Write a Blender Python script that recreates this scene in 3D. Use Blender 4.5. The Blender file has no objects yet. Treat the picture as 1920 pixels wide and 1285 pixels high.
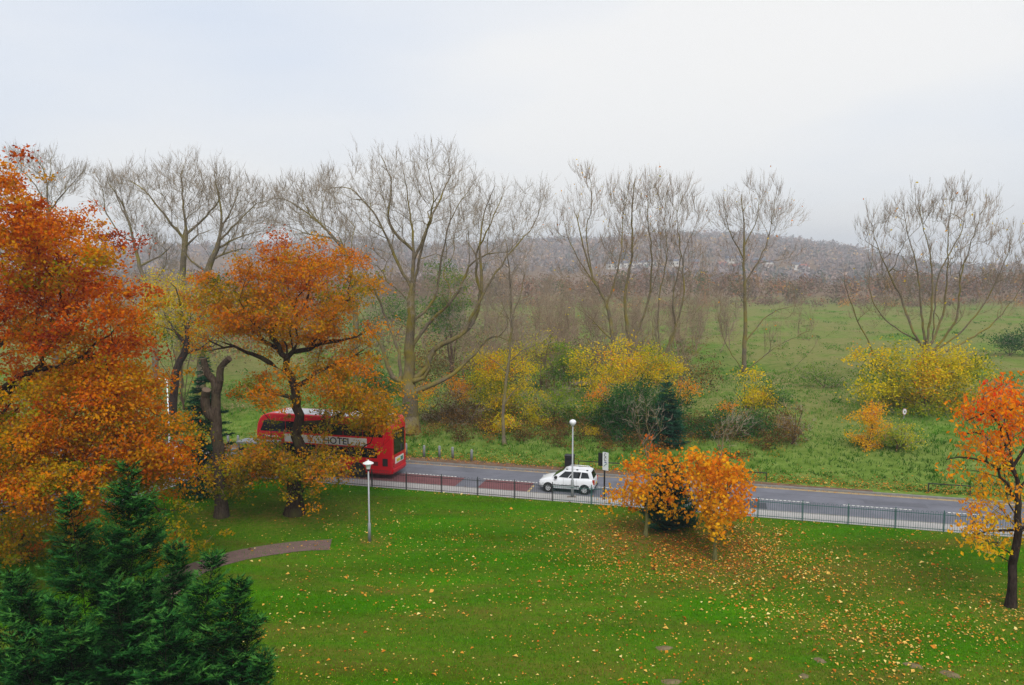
import bpy, bmesh, math, random
import numpy as np
from mathutils import Vector, Matrix

rng = np.random.default_rng(7)
random.seed(7)
S = bpy.context.scene
C = S.collection
R = math.radians

# ------------------------------------------------------------------ camera
F = 1493.0                     # focal length in pixels of the 1920 px wide photograph
PITCH = R(5.45)
H = 15.0                       # an upper-floor window
cam_d = bpy.data.cameras.new("camera")
cam_d.sensor_width = 36.0
cam_d.lens = F / 1920.0 * 36.0
cam_d.clip_start = 0.5
cam_d.clip_end = 12000.0
cam = bpy.data.objects.new("camera", cam_d)
cam.location = (0, 0, H)
cam.rotation_euler = (R(90) - PITCH, 0, 0)
C.objects.link(cam)
S.camera = cam

# ------------------------------------------------------------------ sky
SUN_EL, SUN_AZ = R(50), R(172)          # behind thin cloud, behind the camera
w = bpy.data.worlds.new("World")
S.world = w
w.use_nodes = True
nt = w.node_tree
nt.nodes.clear()
def wn(t, **k):
    n = nt.nodes.new(t)
    for a, b in k.items():
        setattr(n, a, b)
    return n
out = wn('ShaderNodeOutputWorld')
mix = wn('ShaderNodeMixShader')
bg1 = wn('ShaderNodeBackground'); bg1.inputs[1].default_value = 0.09
bg2 = wn('ShaderNodeBackground'); bg2.inputs[1].default_value = 1.0
sky = wn('ShaderNodeTexSky', sky_type='NISHITA', sun_disc=False, sun_elevation=SUN_EL, sun_rotation=SUN_AZ)
tc = wn('ShaderNodeTexCoord')
mp = wn('ShaderNodeMapping'); mp.inputs['Scale'].default_value = (1.0, 1.0, 3.2); mp.inputs['Location'].default_value = (0.35, 0.1, 0.55)
nz = wn('ShaderNodeTexNoise'); nz.inputs['Scale'].default_value = 1.1; nz.inputs['Detail'].default_value = 4.0; nz.inputs['Roughness'].default_value = 0.45
rp = wn('ShaderNodeValToRGB')
rp.color_ramp.elements[0].position = 0.36; rp.color_ramp.elements[0].color = (0.345, 0.38, 0.44, 1)
rp.color_ramp.elements[1].position = 0.60; rp.color_ramp.elements[1].color = (0.46, 0.457, 0.452, 1)
mr = wn('ShaderNodeMapRange'); mr.inputs[1].default_value = 0.25; mr.inputs[2].default_value = 0.7; mr.inputs[3].default_value = 0.88; mr.inputs[4].default_value = 0.98
L = nt.links.new
L(tc.outputs['Generated'], mp.inputs[0]); L(mp.outputs[0], nz.inputs['Vector'])
L(nz.outputs['Fac'], rp.inputs[0]); L(nz.outputs['Fac'], mr.inputs[0])
L(rp.outputs[0], bg2.inputs[0]); L(sky.outputs[0], bg1.inputs[0])
L(mr.outputs[0], mix.inputs[0]); L(bg1.outputs[0], mix.inputs[1]); L(bg2.outputs[0], mix.inputs[2])
L(mix.outputs[0], out.inputs[0])

# ------------------------------------------------------------------ sun behind cloud
sd = bpy.data.lights.new("sun", 'SUN')
sd.energy = 1.5
sd.angle = R(28)
sd.color = (1.0, 0.97, 0.92)
sun = bpy.data.objects.new("sun", sd)
C.objects.link(sun)
sdir = Vector((math.sin(SUN_AZ) * math.cos(SUN_EL), math.cos(SUN_AZ) * math.cos(SUN_EL), math.sin(SUN_EL)))
sun.rotation_euler = sdir.to_track_quat('Z', 'Y').to_euler()
sun.location = (0, 0, 60)

S.view_settings.view_transform = 'Standard'
S.view_settings.look = 'None'
S.view_settings.exposure = 1.08
S.view_settings.gamma = 1.0
S.view_settings.use_curve_mapping = False
S.cycles.max_bounces = 6
S.cycles.diffuse_bounces = 3
S.cycles.transmission_bounces = 4
S.cycles.transparent_max_bounces = 6
S.cycles.volume_bounces = 0
S.cycles.use_denoising = True
S.cycles.denoising_prefilter = 'NONE'

# ------------------------------------------------------------------ helpers
def P(px, py, Y):
    """world point on the sight line of photo pixel (px, py) at distance Y ahead of the camera"""
    u = (px - 960) / F; v = (642.5 - py) / F
    d = np.array([u, math.cos(PITCH) + v * math.sin(PITCH), -math.sin(PITCH) + v * math.cos(PITCH)])
    return d * (Y / d[1]) + np.array([0, 0, H])
def G(px, py, z=0.0):
    u = (px - 960) / F; v = (642.5 - py) / F
    d = np.array([u, math.cos(PITCH) + v * math.sin(PITCH), -math.sin(PITCH) + v * math.cos(PITCH)])
    return d * ((z - H) / d[2]) + np.array([0, 0, H])
def lin(h):
    h = h.lstrip('#')
    r = [int(h[i:i + 2], 16) / 255 for i in (0, 2, 4)]
    return tuple(((c / 12.92) if c <= 0.04045 else ((c + 0.055) / 1.055) ** 2.4) for c in r) + (1.0,)
def tag(o, label=None, cat=None, group=None, kind=None):
    if label: o['label'] = label
    if cat: o['category'] = cat
    if group: o['group'] = group
    if kind: o['kind'] = kind
    return o
def empty(name, loc=(0, 0, 0), rz=0.0):
    o = bpy.data.objects.new(name, None)
    o.empty_display_size = 0.3
    C.objects.link(o)
    o.location = loc; o.rotation_euler = (0, 0, rz)
    return o
def link(name, me, mat=None, parent=None):
    o = bpy.data.objects.new(name, me)
    C.objects.link(o)
    if mat and not me.materials:
        me.materials.append(mat)
    if parent:
        o.parent = parent
    return o
def mesh_np(name, verts, faces_list, smooth=False, tint=None):
    """faces_list: list of (n,k) int arrays"""
    me = bpy.data.meshes.new(name)
    verts = np.asarray(verts, np.float32)
    me.vertices.add(len(verts)); me.vertices.foreach_set('co', verts.ravel())
    faces_list = [np.asarray(f, np.int32) for f in faces_list if len(f)]
    nl = sum(f.size for f in faces_list); npoly = sum(len(f) for f in faces_list)
    me.loops.add(nl); me.polygons.add(npoly)
    me.loops.foreach_set('vertex_index', np.concatenate([f.ravel() for f in faces_list]))
    tot = np.concatenate([np.full(len(f), f.shape[1], np.int32) for f in faces_list])
    st = np.concatenate([[0], np.cumsum(tot)[:-1]]).astype(np.int32)
    me.polygons.foreach_set('loop_start', st)
    me.polygons.foreach_set('use_smooth', np.full(npoly, smooth))
    me.update(calc_edges=True)
    if tint is not None:
        a = me.attributes.new('tint', 'FLOAT', 'FACE')
        a.data.foreach_set('value', np.asarray(tint, np.float32))
    return me
class MB:
    def __init__(s): s.v = []; s.f = []
    def add(s, vs, fs):
        o = len(s.v); s.v += [tuple(v) for v in vs]; s.f += [tuple(i + o for i in f) for f in fs]; return s
    def box(s, a, b):
        x0, y0, z0 = a; x1, y1, z1 = b
        return s.add([(x0, y0, z0), (x1, y0, z0), (x1, y1, z0), (x0, y1, z0), (x0, y0, z1), (x1, y0, z1), (x1, y1, z1), (x0, y1, z1)],
              [(0, 3, 2, 1), (4, 5, 6, 7), (0, 1, 5, 4), (1, 2, 6, 5), (2, 3, 7, 6), (3, 0, 4, 7)])
    def tube(s, pts, rad, k=8, cap=True):
        pts = [Vector(p) for p in pts]
        if not hasattr(rad, '__len__'): rad = [rad] * len(pts)
        vs = []; fs = []
        for i, p in enumerate(pts):
            d = (pts[min(i + 1, len(pts) - 1)] - pts[max(i - 1, 0)]).normalized()
            ref = Vector((0, 0, 1)) if abs(d.z) < 0.9 else Vector((1, 0, 0))
            a = d.cross(ref).normalized(); b = d.cross(a)
            for j in range(k):
                t = 2 * math.pi * j / k
                vs.append(p + (a * math.cos(t) + b * math.sin(t)) * rad[i])
        for i in range(len(pts) - 1):
            for j in range(k):
                j2 = (j + 1) % k
                fs.append((i * k + j, i * k + j2, (i + 1) * k + j2, (i + 1) * k + j))
        if cap:
            fs.append(tuple(range(k - 1, -1, -1))); fs.append(tuple((len(pts) - 1) * k + j for j in range(k)))
        return s.add(vs, fs)
    def lathe(s, prof, k=16, axis='z', c=(0, 0, 0)):
        vs = []; fs = []
        for r, h in prof:
            for j in range(k):
                t = 2 * math.pi * j / k
                q = (r * math.cos(t), r * math.sin(t), h) if axis == 'z' else (r * math.cos(t), h, r * math.sin(t))
                vs.append((q[0] + c[0], q[1] + c[1], q[2] + c[2]))
        n = len(prof)
        for i in range(n - 1):
            for j in range(k):
                j2 = (j + 1) % k
                fs.append((i * k + j, i * k + j2, (i + 1) * k + j2, (i + 1) * k + j))
        fs.append(tuple(range(k - 1, -1, -1))); fs.append(tuple((n - 1) * k + j for j in range(k)))
        return s.add(vs, fs)
    def mesh(s, name, smooth=False):
        me = bpy.data.meshes.new(name); me.from_pydata(s.v, [], s.f); me.update()
        bm = bmesh.new(); bm.from_mesh(me); bmesh.ops.recalc_face_normals(bm, faces=bm.faces); bm.to_mesh(me); bm.free()
        if smooth:
            me.polygons.foreach_set('use_smooth', [True] * len(me.polygons))
        return me
    def build(s, name, mat, parent=None, smooth=False, bevel=0):
        o = link(name, s.mesh(name, smooth), mat, parent)
        if bevel:
            m = o.modifiers.new('bevel', 'BEVEL'); m.width = bevel; m.segments = 3; m.limit_method = 'ANGLE'; m.angle_limit = R(40)
        return o

# ------------------------------------------------------------------ materials
def newmat(name):
    m = bpy.data.materials.new(name); m.use_nodes = True
    return m, m.node_tree, m.node_tree.nodes['Principled BSDF']
def ramp_node(t, stops, fac=None):
    r = t.nodes.new('ShaderNodeValToRGB')
    els = r.color_ramp.elements
    while len(els) < len(stops): els.new(0.5)
    for e, (p, c) in zip(els, stops):
        e.position = p; e.color = lin(c) if isinstance(c, str) else c
    if fac is not None: t.links.new(fac, r.inputs[0])
    return r
def noise_node(t, scale, detail=5, rough=0.6, vec=None, dist=0.0):
    n = t.nodes.new('ShaderNodeTexNoise')
    n.inputs['Scale'].default_value = scale; n.inputs['Detail'].default_value = detail
    n.inputs['Roughness'].default_value = rough; n.inputs['Distortion'].default_value = dist
    if vec is not None: t.links.new(vec, n.inputs['Vector'])
    return n
def plain(name, col, rough=0.6, metal=0.0, var=0.12, scale=3.0, spec=0.5, bump=0.0, coat=0.0):
    m, t, b = newmat(name)
    c = lin(col)
    tcn = t.nodes.new('ShaderNodeTexCoord')
    n = noise_node(t, scale, 6, 0.65, tcn.outputs['Object'])
    lo = tuple(x * (1 - var) for x in c[:3]) + (1,); hi = tuple(min(1, x * (1 + var)) for x in c[:3]) + (1,)
    r = ramp_node(t, [(0.3, lo), (0.7, hi)], n.outputs['Fac'])
    t.links.new(r.outputs[0], b.inputs['Base Color'])
    b.inputs['Roughness'].default_value = rough; b.inputs['Metallic'].default_value = metal
    b.inputs['Specular IOR Level'].default_value = spec
    if coat: b.inputs['Coat Weight'].default_value = coat; b.inputs['Coat Roughness'].default_value = 0.08
    if bump:
        bp = t.nodes.new('ShaderNodeBump'); bp.inputs['Strength'].default_value = bump; bp.inputs['Distance'].default_value = 0.02
        t.links.new(n.outputs['Fac'], bp.inputs['Height']); t.links.new(bp.outputs[0], b.inputs['Normal'])
    return m
def leafmat(name, stops, transl=0.35, gain=1.0):
    m = bpy.data.materials.new(name); m.use_nodes = True
    t = m.node_tree; t.nodes.clear()
    o = t.nodes.new('ShaderNodeOutputMaterial')
    at = t.nodes.new('ShaderNodeAttribute'); at.attribute_name = 'tint'
    r = ramp_node(t, [(p, tuple(min(0.85, x * gain) for x in lin(c)[:3]) + (1,)) for p, c in stops], at.outputs['Fac'])
    d = t.nodes.new('ShaderNodeBsdfDiffuse'); tr = t.nodes.new('ShaderNodeBsdfTranslucent')
    mx = t.nodes.new('ShaderNodeMixShader'); mx.inputs[0].default_value = transl
    t.links.new(r.outputs[0], d.inputs[0]); t.links.new(r.outputs[0], tr.inputs[0])
    t.links.new(d.outputs[0], mx.inputs[1]); t.links.new(tr.outputs[0], mx.inputs[2])
    t.links.new(mx.outputs[0], o.inputs[0])
    return m
def barkmat(name, dark, light, lichen=None, lich=0.5):
    m, t, b = newmat(name)
    tcn = t.nodes.new('ShaderNodeTexCoord')
    mpn = t.nodes.new('ShaderNodeMapping'); mpn.inputs['Scale'].default_value = (6, 6, 1.4)
    t.links.new(tcn.outputs['Object'], mpn.inputs[0])
    n = noise_node(t, 2.2, 8, 0.7, mpn.outputs[0])
    r = ramp_node(t, [(0.32, dark), (0.7, light)], n.outputs['Fac'])
    last = r.outputs[0]
    if lichen:
        n2 = noise_node(t, 0.5, 5, 0.65, tcn.outputs['Object'])
        r2 = ramp_node(t, [(lich - 0.06, (0, 0, 0, 1)), (lich + 0.14, (1, 1, 1, 1))], n2.outputs['Fac'])
        mx = t.nodes.new('ShaderNodeMixRGB'); mx.inputs[2].default_value = lin(lichen)
        t.links.new(r2.outputs[0], mx.inputs[0]); t.links.new(last, mx.inputs[1]); last = mx.outputs[0]
    t.links.new(last, b.inputs['Base Color']); b.inputs['Roughness'].default_value = 0.9; b.inputs['Specular IOR Level'].default_value = 0.0
    bp = t.nodes.new('ShaderNodeBump'); bp.inputs['Strength'].default_value = 0.8; bp.inputs['Distance'].default_value = 0.04
    t.links.new(n.outputs['Fac'], bp.inputs['Height']); t.links.new(bp.outputs[0], b.inputs['Normal'])
    return m

M = {}
M['asphalt'] = plain('asphalt', '#62636b', 0.85, var=0.22, scale=0.5, spec=0.3, bump=0.1)
M['red_tarmac'] = plain('red_tarmac', '#6c4648', 0.9, var=0.16, scale=2.2, spec=0.2)
M['paving'] = plain('paving', '#9d9a97', 0.9, var=0.1, scale=1.4, spec=0.2)
M['kerb'] = plain('kerbstone', '#7c7a76', 0.9, var=0.2, scale=2.0, spec=0.2)
M['white_line'] = plain('white_line', '#d5d3cd', 0.8, var=0.15, scale=6)
M['yellow_line'] = plain('yellow_line', '#b59a62', 0.8, var=0.2, scale=6)
M['path'] = plain('path', '#695551', 0.9, var=0.2, scale=2.5, spec=0.2)
M['fence_black'] = plain('fence_black', '#2b2f31', 0.5, var=0.2)
M['fence_green'] = plain('fence_green', '#24534c', 0.5, var=0.2)
M['grey_metal'] = plain('grey_metal', '#8d9092', 0.5, 0.2, var=0.1)
M['white_metal'] = plain('white_metal', '#d5d8da', 0.45, var=0.06)
M['black'] = plain('black_paint', '#121214', 0.55, var=0.2)
M['bollard'] = plain('bollard', '#7c8080', 0.85, var=0.15, scale=5)
M['wood_log'] = plain('log_wood', '#7a6353', 0.9, var=0.3, scale=5)
M['soil'] = plain('soil', '#6b5f46', 0.95, var=0.35, scale=6, spec=0.1, bump=0.6)

# ------------------------------------------------------------------ the road's own axes: s along, t across (away from the camera)
ANG = R(-15.2)
DV = np.array([math.cos(ANG), math.sin(ANG), 0.0]); NV = np.array([-DV[1], DV[0], 0.0])
O0 = np.array([0.0, 52.4, 0.0])
def RW(s, t, z=0.0):
    return O0 + DV * s + NV * t + np.array([0, 0, z])
def to_st(x, y):
    q = np.stack([x, y], -1) - O0[:2]
    return q @ DV[:2], q @ NV[:2]
ROAD_Z, T_FAR, T_MID = -0.12, 5.85, 2.72
S0, S1 = -140.0, 120.0
S_ARC, R_ARC = -20.0, 4.0

def fbm(x, y, sc, seed=0, oct=4):
    """cheap value noise"""
    r_ = np.random.default_rng(100 + seed)
    tab = r_.random((256, 256)).astype(np.float64)
    tot = np.zeros(np.shape(x)); amp = 1.0; nrm = 0
    for o in range(oct):
        X = np.asarray(x) / sc * 2 ** o + 37.1 * o; Y = np.asarray(y) / sc * 2 ** o + 11.7 * o
        xi = np.floor(X).astype(int); yi = np.floor(Y).astype(int); fx = X - xi; fy = Y - yi
        fx = fx * fx * (3 - 2 * fx); fy = fy * fy * (3 - 2 * fy)
        a = tab[xi % 256, yi % 256]; b = tab[(xi + 1) % 256, yi % 256]; c = tab[xi % 256, (yi + 1) % 256]; d = tab[(xi + 1) % 256, (yi + 1) % 256]
        tot += amp * ((a * (1 - fx) + b * fx) * (1 - fy) + (c * (1 - fx) + d * fx) * fy); nrm += amp; amp *= 0.5
    return tot / nrm
def smooth(a, b, x):
    t = np.clip((x - a) / (b - a), 0, 1); return t * t * (3 - 2 * t)
HILLPX = [(-900, 470), (0, 470), (300, 468), (480, 462), (620, 456), (670, 447), (720, 455), (800, 462), (900, 460), (960, 452), (1010, 450), (1100, 452), (1180, 446), (1250, 441), (1340, 441), (1400, 446), (1460, 452), (1520, 460), (1600, 471), (1680, 486), (1740, 497), (1800, 503), (2000, 506), (3000, 506)]
def ground_z(x, y):
    x = np.asarray(x, float); y = np.asarray(y, float)
    s, t = to_st(x, y)
    z = 1.15 * smooth(7.5, 17.0, t) * (0.8 + 0.5 * smooth(5, 40, s)) + 0.5 * (fbm(x, y, 9.0, 1) - 0.5) * smooth(7.0, 12.0, t) + 1.6 * (fbm(x, y, 60.0, 2) - 0.5) * smooth(15, 60, t)
    z = z - 0.45 * (1 - smooth(T_FAR + 0.02, T_FAR + 0.2, t))
    r = np.hypot(x, y)
    px = 960 + F * x / np.maximum(y, 1.0)
    top = np.interp(px, [a for a, b in HILLPX], [b for a, b in HILLPX])
    ztop = H + (500 - top - 7) / F * 1500.0
    z = z + np.maximum(ztop - 2.0, 4.0) * smooth(480, 1500, r) * (y > 0)
    return z

# terrain sheet, reaching the horizon
ss = np.concatenate([[-2700, -2200, -1500, -1000, -700, -500, -380, -300, -240, -190], np.arange(-150, 150, 2.5), [150, 190, 240, 300, 380, 500, 700, 1000, 1500, 2200, 2700]])
tt = np.concatenate([[-400, -200, -100, -60, -30, -10, 0, 3, T_FAR + 0.02, T_FAR + 0.2], np.arange(7, 60, 1.0), np.arange(60, 160, 4.0), np.arange(160, 400, 15.0), np.arange(400, 1700, 35.0), [1800, 2200, 2600]])
SS, TT = np.meshgrid(ss, tt)
X = O0[0] + DV[0] * SS + NV[0] * TT; Y = O0[1] + DV[1] * SS + NV[1] * TT
Z = ground_z(X, Y)
nv_, nu_ = SS.shape
idx = np.arange(nv_ * nu_).reshape(nv_, nu_)
fq = np.stack([idx[:-1, :-1], idx[:-1, 1:], idx[1:, 1:], idx[1:, :-1]], -1).reshape(-1, 4)

def meadow_mat():
    m, t, b = newmat('meadow_grass')
    tcn = t.nodes.new('ShaderNodeTexCoord'); ob = tcn.outputs['Object']
    n1 = noise_node(t, 0.055, 6, 0.62, ob, 0.4)
    n2 = noise_node(t, 0.9, 6, 0.7, ob)
    n3 = noise_node(t, 6.0, 4, 0.7, ob)
    g = ramp_node(t, [(0.28, '#3c5616'), (0.5, '#557426'), (0.74, '#748a42')], n2.outputs['Fac'])
    d = ramp_node(t, [(0.3, '#5c5a30'), (0.55, '#80784e'), (0.8, '#9a8e66')], n3.outputs['Fac'])
    mk = ramp_node(t, [(0.34, (0, 0, 0, 1)), (0.52, (1, 1, 1, 1))], n1.outputs['Fac'])
    ad = t.nodes.new('ShaderNodeMath'); ad.operation = 'MULTIPLY'
    mm = ramp_node(t, [(0.3, (0.35, 0.35, 0.35, 1)), (0.65, (1, 1, 1, 1))], n2.outputs['Fac'])
    t.links.new(mk.outputs[0], ad.inputs[0]); t.links.new(mm.outputs[0], ad.inputs[1])
    geo0 = t.nodes.new('ShaderNodeNewGeometry'); ln0 = t.nodes.new('ShaderNodeVectorMath'); ln0.operation = 'LENGTH'; t.links.new(geo0.outputs['Position'], ln0.inputs[0])
    mn = t.nodes.new('ShaderNodeMapRange'); mn.inputs[1].default_value = 62; mn.inputs[2].default_value = 85; mn.inputs[3].default_value = 0.25; t.links.new(ln0.outputs['Value'], mn.inputs[0])
    ad2 = t.nodes.new('ShaderNodeMath'); ad2.operation = 'MULTIPLY'; t.links.new(ad.outputs[0], ad2.inputs[0]); t.links.new(mn.outputs[0], ad2.inputs[1])
    mx = t.nodes.new('ShaderNodeMixRGB'); t.links.new(ad2.outputs[0], mx.inputs[0]); t.links.new(g.outputs[0], mx.inputs[1]); t.links.new(d.outputs[0], mx.inputs[2])
    # woodland floor further out
    geo = t.nodes.new('ShaderNodeNewGeometry'); ln = t.nodes.new('ShaderNodeVectorMath'); ln.operation = 'LENGTH'; t.links.new(geo.outputs['Position'], ln.inputs[0])
    m1 = t.nodes.new('ShaderNodeMapRange'); m1.inputs[1].default_value = 300; m1.inputs[2].default_value = 420; t.links.new(ln.outputs['Value'], m1.inputs[0])
    mx0 = mx; mx = t.nodes.new('ShaderNodeMixRGB'); t.links.new(m1.outputs[0], mx.inputs[0]); t.links.new(mx0.outputs[0], mx.inputs[1]); mx.inputs[2].default_value = lin('#75624f')
    t.links.new(mx.outputs[0], b.inputs['Base Color']); b.inputs['Roughness'].default_value = 0.95; b.inputs['Specular IOR Level'].default_value = 0.0
    bp = t.nodes.new('ShaderNodeBump'); bp.inputs['Strength'].default_value = 0.7; bp.inputs['Distance'].default_value = 0.12
    t.links.new(n3.outputs['Fac'], bp.inputs['Height']); t.links.new(bp.outputs[0], b.inputs['Normal'])
    return m
M['meadow'] = meadow_mat()
o = link('terrain', mesh_np('terrain', np.stack([X, Y, Z], -1).reshape(-1, 3), [fq], smooth=True), M['meadow']); tag(o, kind='structure')

# near kerb line: straight along the road, then round the corner into the side road
kerb = [RW(s, 0.0) for s in np.arange(S1, S_ARC, -1.0)] + [RW(S_ARC, 0.0)]
kerb = [np.array(k) for k in kerb]
cen = RW(S_ARC, -R_ARC); h0 = math.pi + ANG
for a in np.arange(8, 81, 8):
    th = math.pi / 2 + ANG + R(a)
    kerb.append(cen + R_ARC * np.array([math.cos(th), math.sin(th), 0]))
hd = np.array([math.cos(h0 + R(80)), math.sin(h0 + R(80)), 0]); side0 = kerb[-1].copy()
for q in np.arange(1.0, 46, 1.0): kerb.append(side0 + hd * q)
kerb = np.array(kerb)
tn = np.gradient(kerb, axis=0); tn /= np.linalg.norm(tn, axis=1)[:, None]
inn = np.stack([-tn[:, 1], tn[:, 0], np.zeros(len(tn))], -1)      # towards the lawn
def strip(a, b, za, zb):
    A = kerb + inn * a; B = kerb + inn * b; A[:, 2] = za; B[:, 2] = zb
    n = len(kerb); v = np.concatenate([A, B]); i = np.arange(n - 1)
    return v, np.stack([i, i + 1, i + 1 + n, i + n], -1)
KW, FENCE_IN = 0.14, 1.72
v, f_ = strip(KW, 1.62, 0.0, 0.0)
tag(link('pavement', mesh_np('pavement', v, [f_]), M['paving']), kind='structure')
# road sheets
v = np.array([RW(S0, 0, ROAD_Z), RW(S1, 0, ROAD_Z), RW(S1, T_FAR, ROAD_Z), RW(S0, T_FAR, ROAD_Z)])
road = tag(link('road', mesh_np('road', v, [np.array([[0, 1, 2, 3]])]), M['asphalt']), kind='structure')
corner = kerb[kerb[:, 0] <= RW(S_ARC, 0)[0] + 1e-6]
sr = [tuple(RW(-70, -0.003, ROAD_Z))] + [tuple(p + np.array([0, 0, ROAD_Z])) for p in corner[::-1]]
end = side0 + hd * 45
sr = [(end[0] - 60, end[1], ROAD_Z), tuple(RW(-95, -0.003, ROAD_Z))] + [(c[0], c[1], ROAD_Z) for c in corner]
me = bpy.data.meshes.new('side_road'); me.from_pydata([tuple(map(float, q)) for q in sr], [], [tuple(range(len(sr)))]); me.update()
tag(link('side_road', me, M['asphalt']), kind='structure')
# kerbs of single stones
ks = MB().box((0.004, 0, ROAD_Z - 0.1), (0.906, KW, 0.006)).mesh('kerbstone'); ks.materials.append(M['kerb'])
def kerb_run(name, pts, flip):
    root = empty(name, (0, 0, 0)); tag(root, kind='structure')
    for i in range(len(pts) - 1):
        a, b = pts[i], pts[i + 1]; d = b - a
        k = bpy.data.objects.new('kerbstone', ks); C.objects.link(k); k.parent = root
        k.location = tuple(a + np.array([0, 0, random.uniform(-0.006, 0.006)])); k.rotation_euler = (0, 0, math.atan2(d[1], d[0]) + random.uniform(-.006, .006))
        k.scale = (np.linalg.norm(d) / 0.91, flip, 1)
    return root
def resample(pl, step):
    pl = np.asarray(pl); d = np.r_[0, np.cumsum(np.linalg.norm(np.diff(pl, axis=0), axis=1))]
    q = np.arange(0, d[-1], step); return np.stack([np.interp(q, d, pl[:, i]) for i in range(3)], -1)
vis = kerb[(kerb[:, 0] < 42)]
kerb_run('near_kerb', resample(vis, 0.915), 1)
kerb_run('far_kerb', np.array([RW(s, T_FAR) for s in np.arange(-42, 46, 0.915)]), 1)
M['verge_dirt'] = plain('verge_dirt', '#6b5747', 0.95, var=0.3, scale=1.5, spec=0.0, bump=0.3)
sv = np.arange(-42, 24, 0.6); wv_ = 1.25 + 0.5 * (fbm(sv, 0 * sv, 3.0, 51, 3) - 0.5); wv_ = wv_ * np.interp(sv, [8, 20], [1.0, 0.35])
A_ = np.array([RW(q, T_FAR + 0.15) for q in sv]); B_ = np.array([RW(q, T_FAR + 0.15 + w0) for q, w0 in zip(sv, wv_)])
for V_ in (A_, B_): V_[:, 2] = ground_z(V_[:, 0], V_[:, 1]) * 0 + 0.012
k = len(sv); i = np.arange(k - 1)
tag(link('dirt_verge', mesh_np('dirt_verge', np.concatenate([A_, B_]), [np.stack([i, i + 1, i + 1 + k, i + k], -1)]), M['verge_dirt']), kind='structure')
# painted markings
def flat(name, s0, s1, t0, t1, z, mat):
    v = [RW(s0, t0, z), RW(s1, t0, z), RW(s1, t1, z), RW(s0, t1, z)]
    me = bpy.data.meshes.new(name); me.from_pydata([tuple(map(float, q)) for q in v], [], [(0, 1, 2, 3)]); me.update()
    return link(name, me, mat, road)
for s in np.arange(-38.9, 60, 6.0): flat('lane_dash', s, s + 4.0, T_MID - .055, T_MID + .055, ROAD_Z + 0.012, M['white_line'])
flat('yellow_line', S0, S1, T_FAR - 0.36, T_FAR - 0.26, ROAD_Z + 0.008, M['yellow_line'])
flat('yellow_line', 11, S1, T_FAR - 0.18, T_FAR - 0.08, ROAD_Z + 0.008, M['yellow_line'])
flat('red_surface', -19.5, -4.2, 0.05, T_MID - 0.14, ROAD_Z + 0.006, M['red_tarmac'])
flat('red_surface', -2.6, 0.9, 0.05, T_MID - 0.14, ROAD_Z + 0.006, M['red_tarmac'])
for q in (0.35, 0.95, 1.55): flat('yellow_dash', 0.95, 1.1, q, q + 0.4, ROAD_Z + 0.008, M['yellow_line'])
for q in (-6.0, 9.0, 20.0):
    flat('drain_cover', q, q + 0.45, 0.06, 0.46, ROAD_Z + 0.014, plain('drain_iron', '#2b2a2a', 0.7))
flat('tar_seam', -40, 45, 4.32, 4.36, ROAD_Z + 0.004, plain('tar', '#45464c', 0.8))
flat('asphalt_patch', 22.5, 26.2, 3.4, 4.2, ROAD_Z + 0.006, plain('patch', '#54555c', 0.9))
flat('asphalt_patch', 13.5, 16.4, 0.6, 1.9, ROAD_Z + 0.004, plain('patch', '#3d3e45', 0.9))

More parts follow.
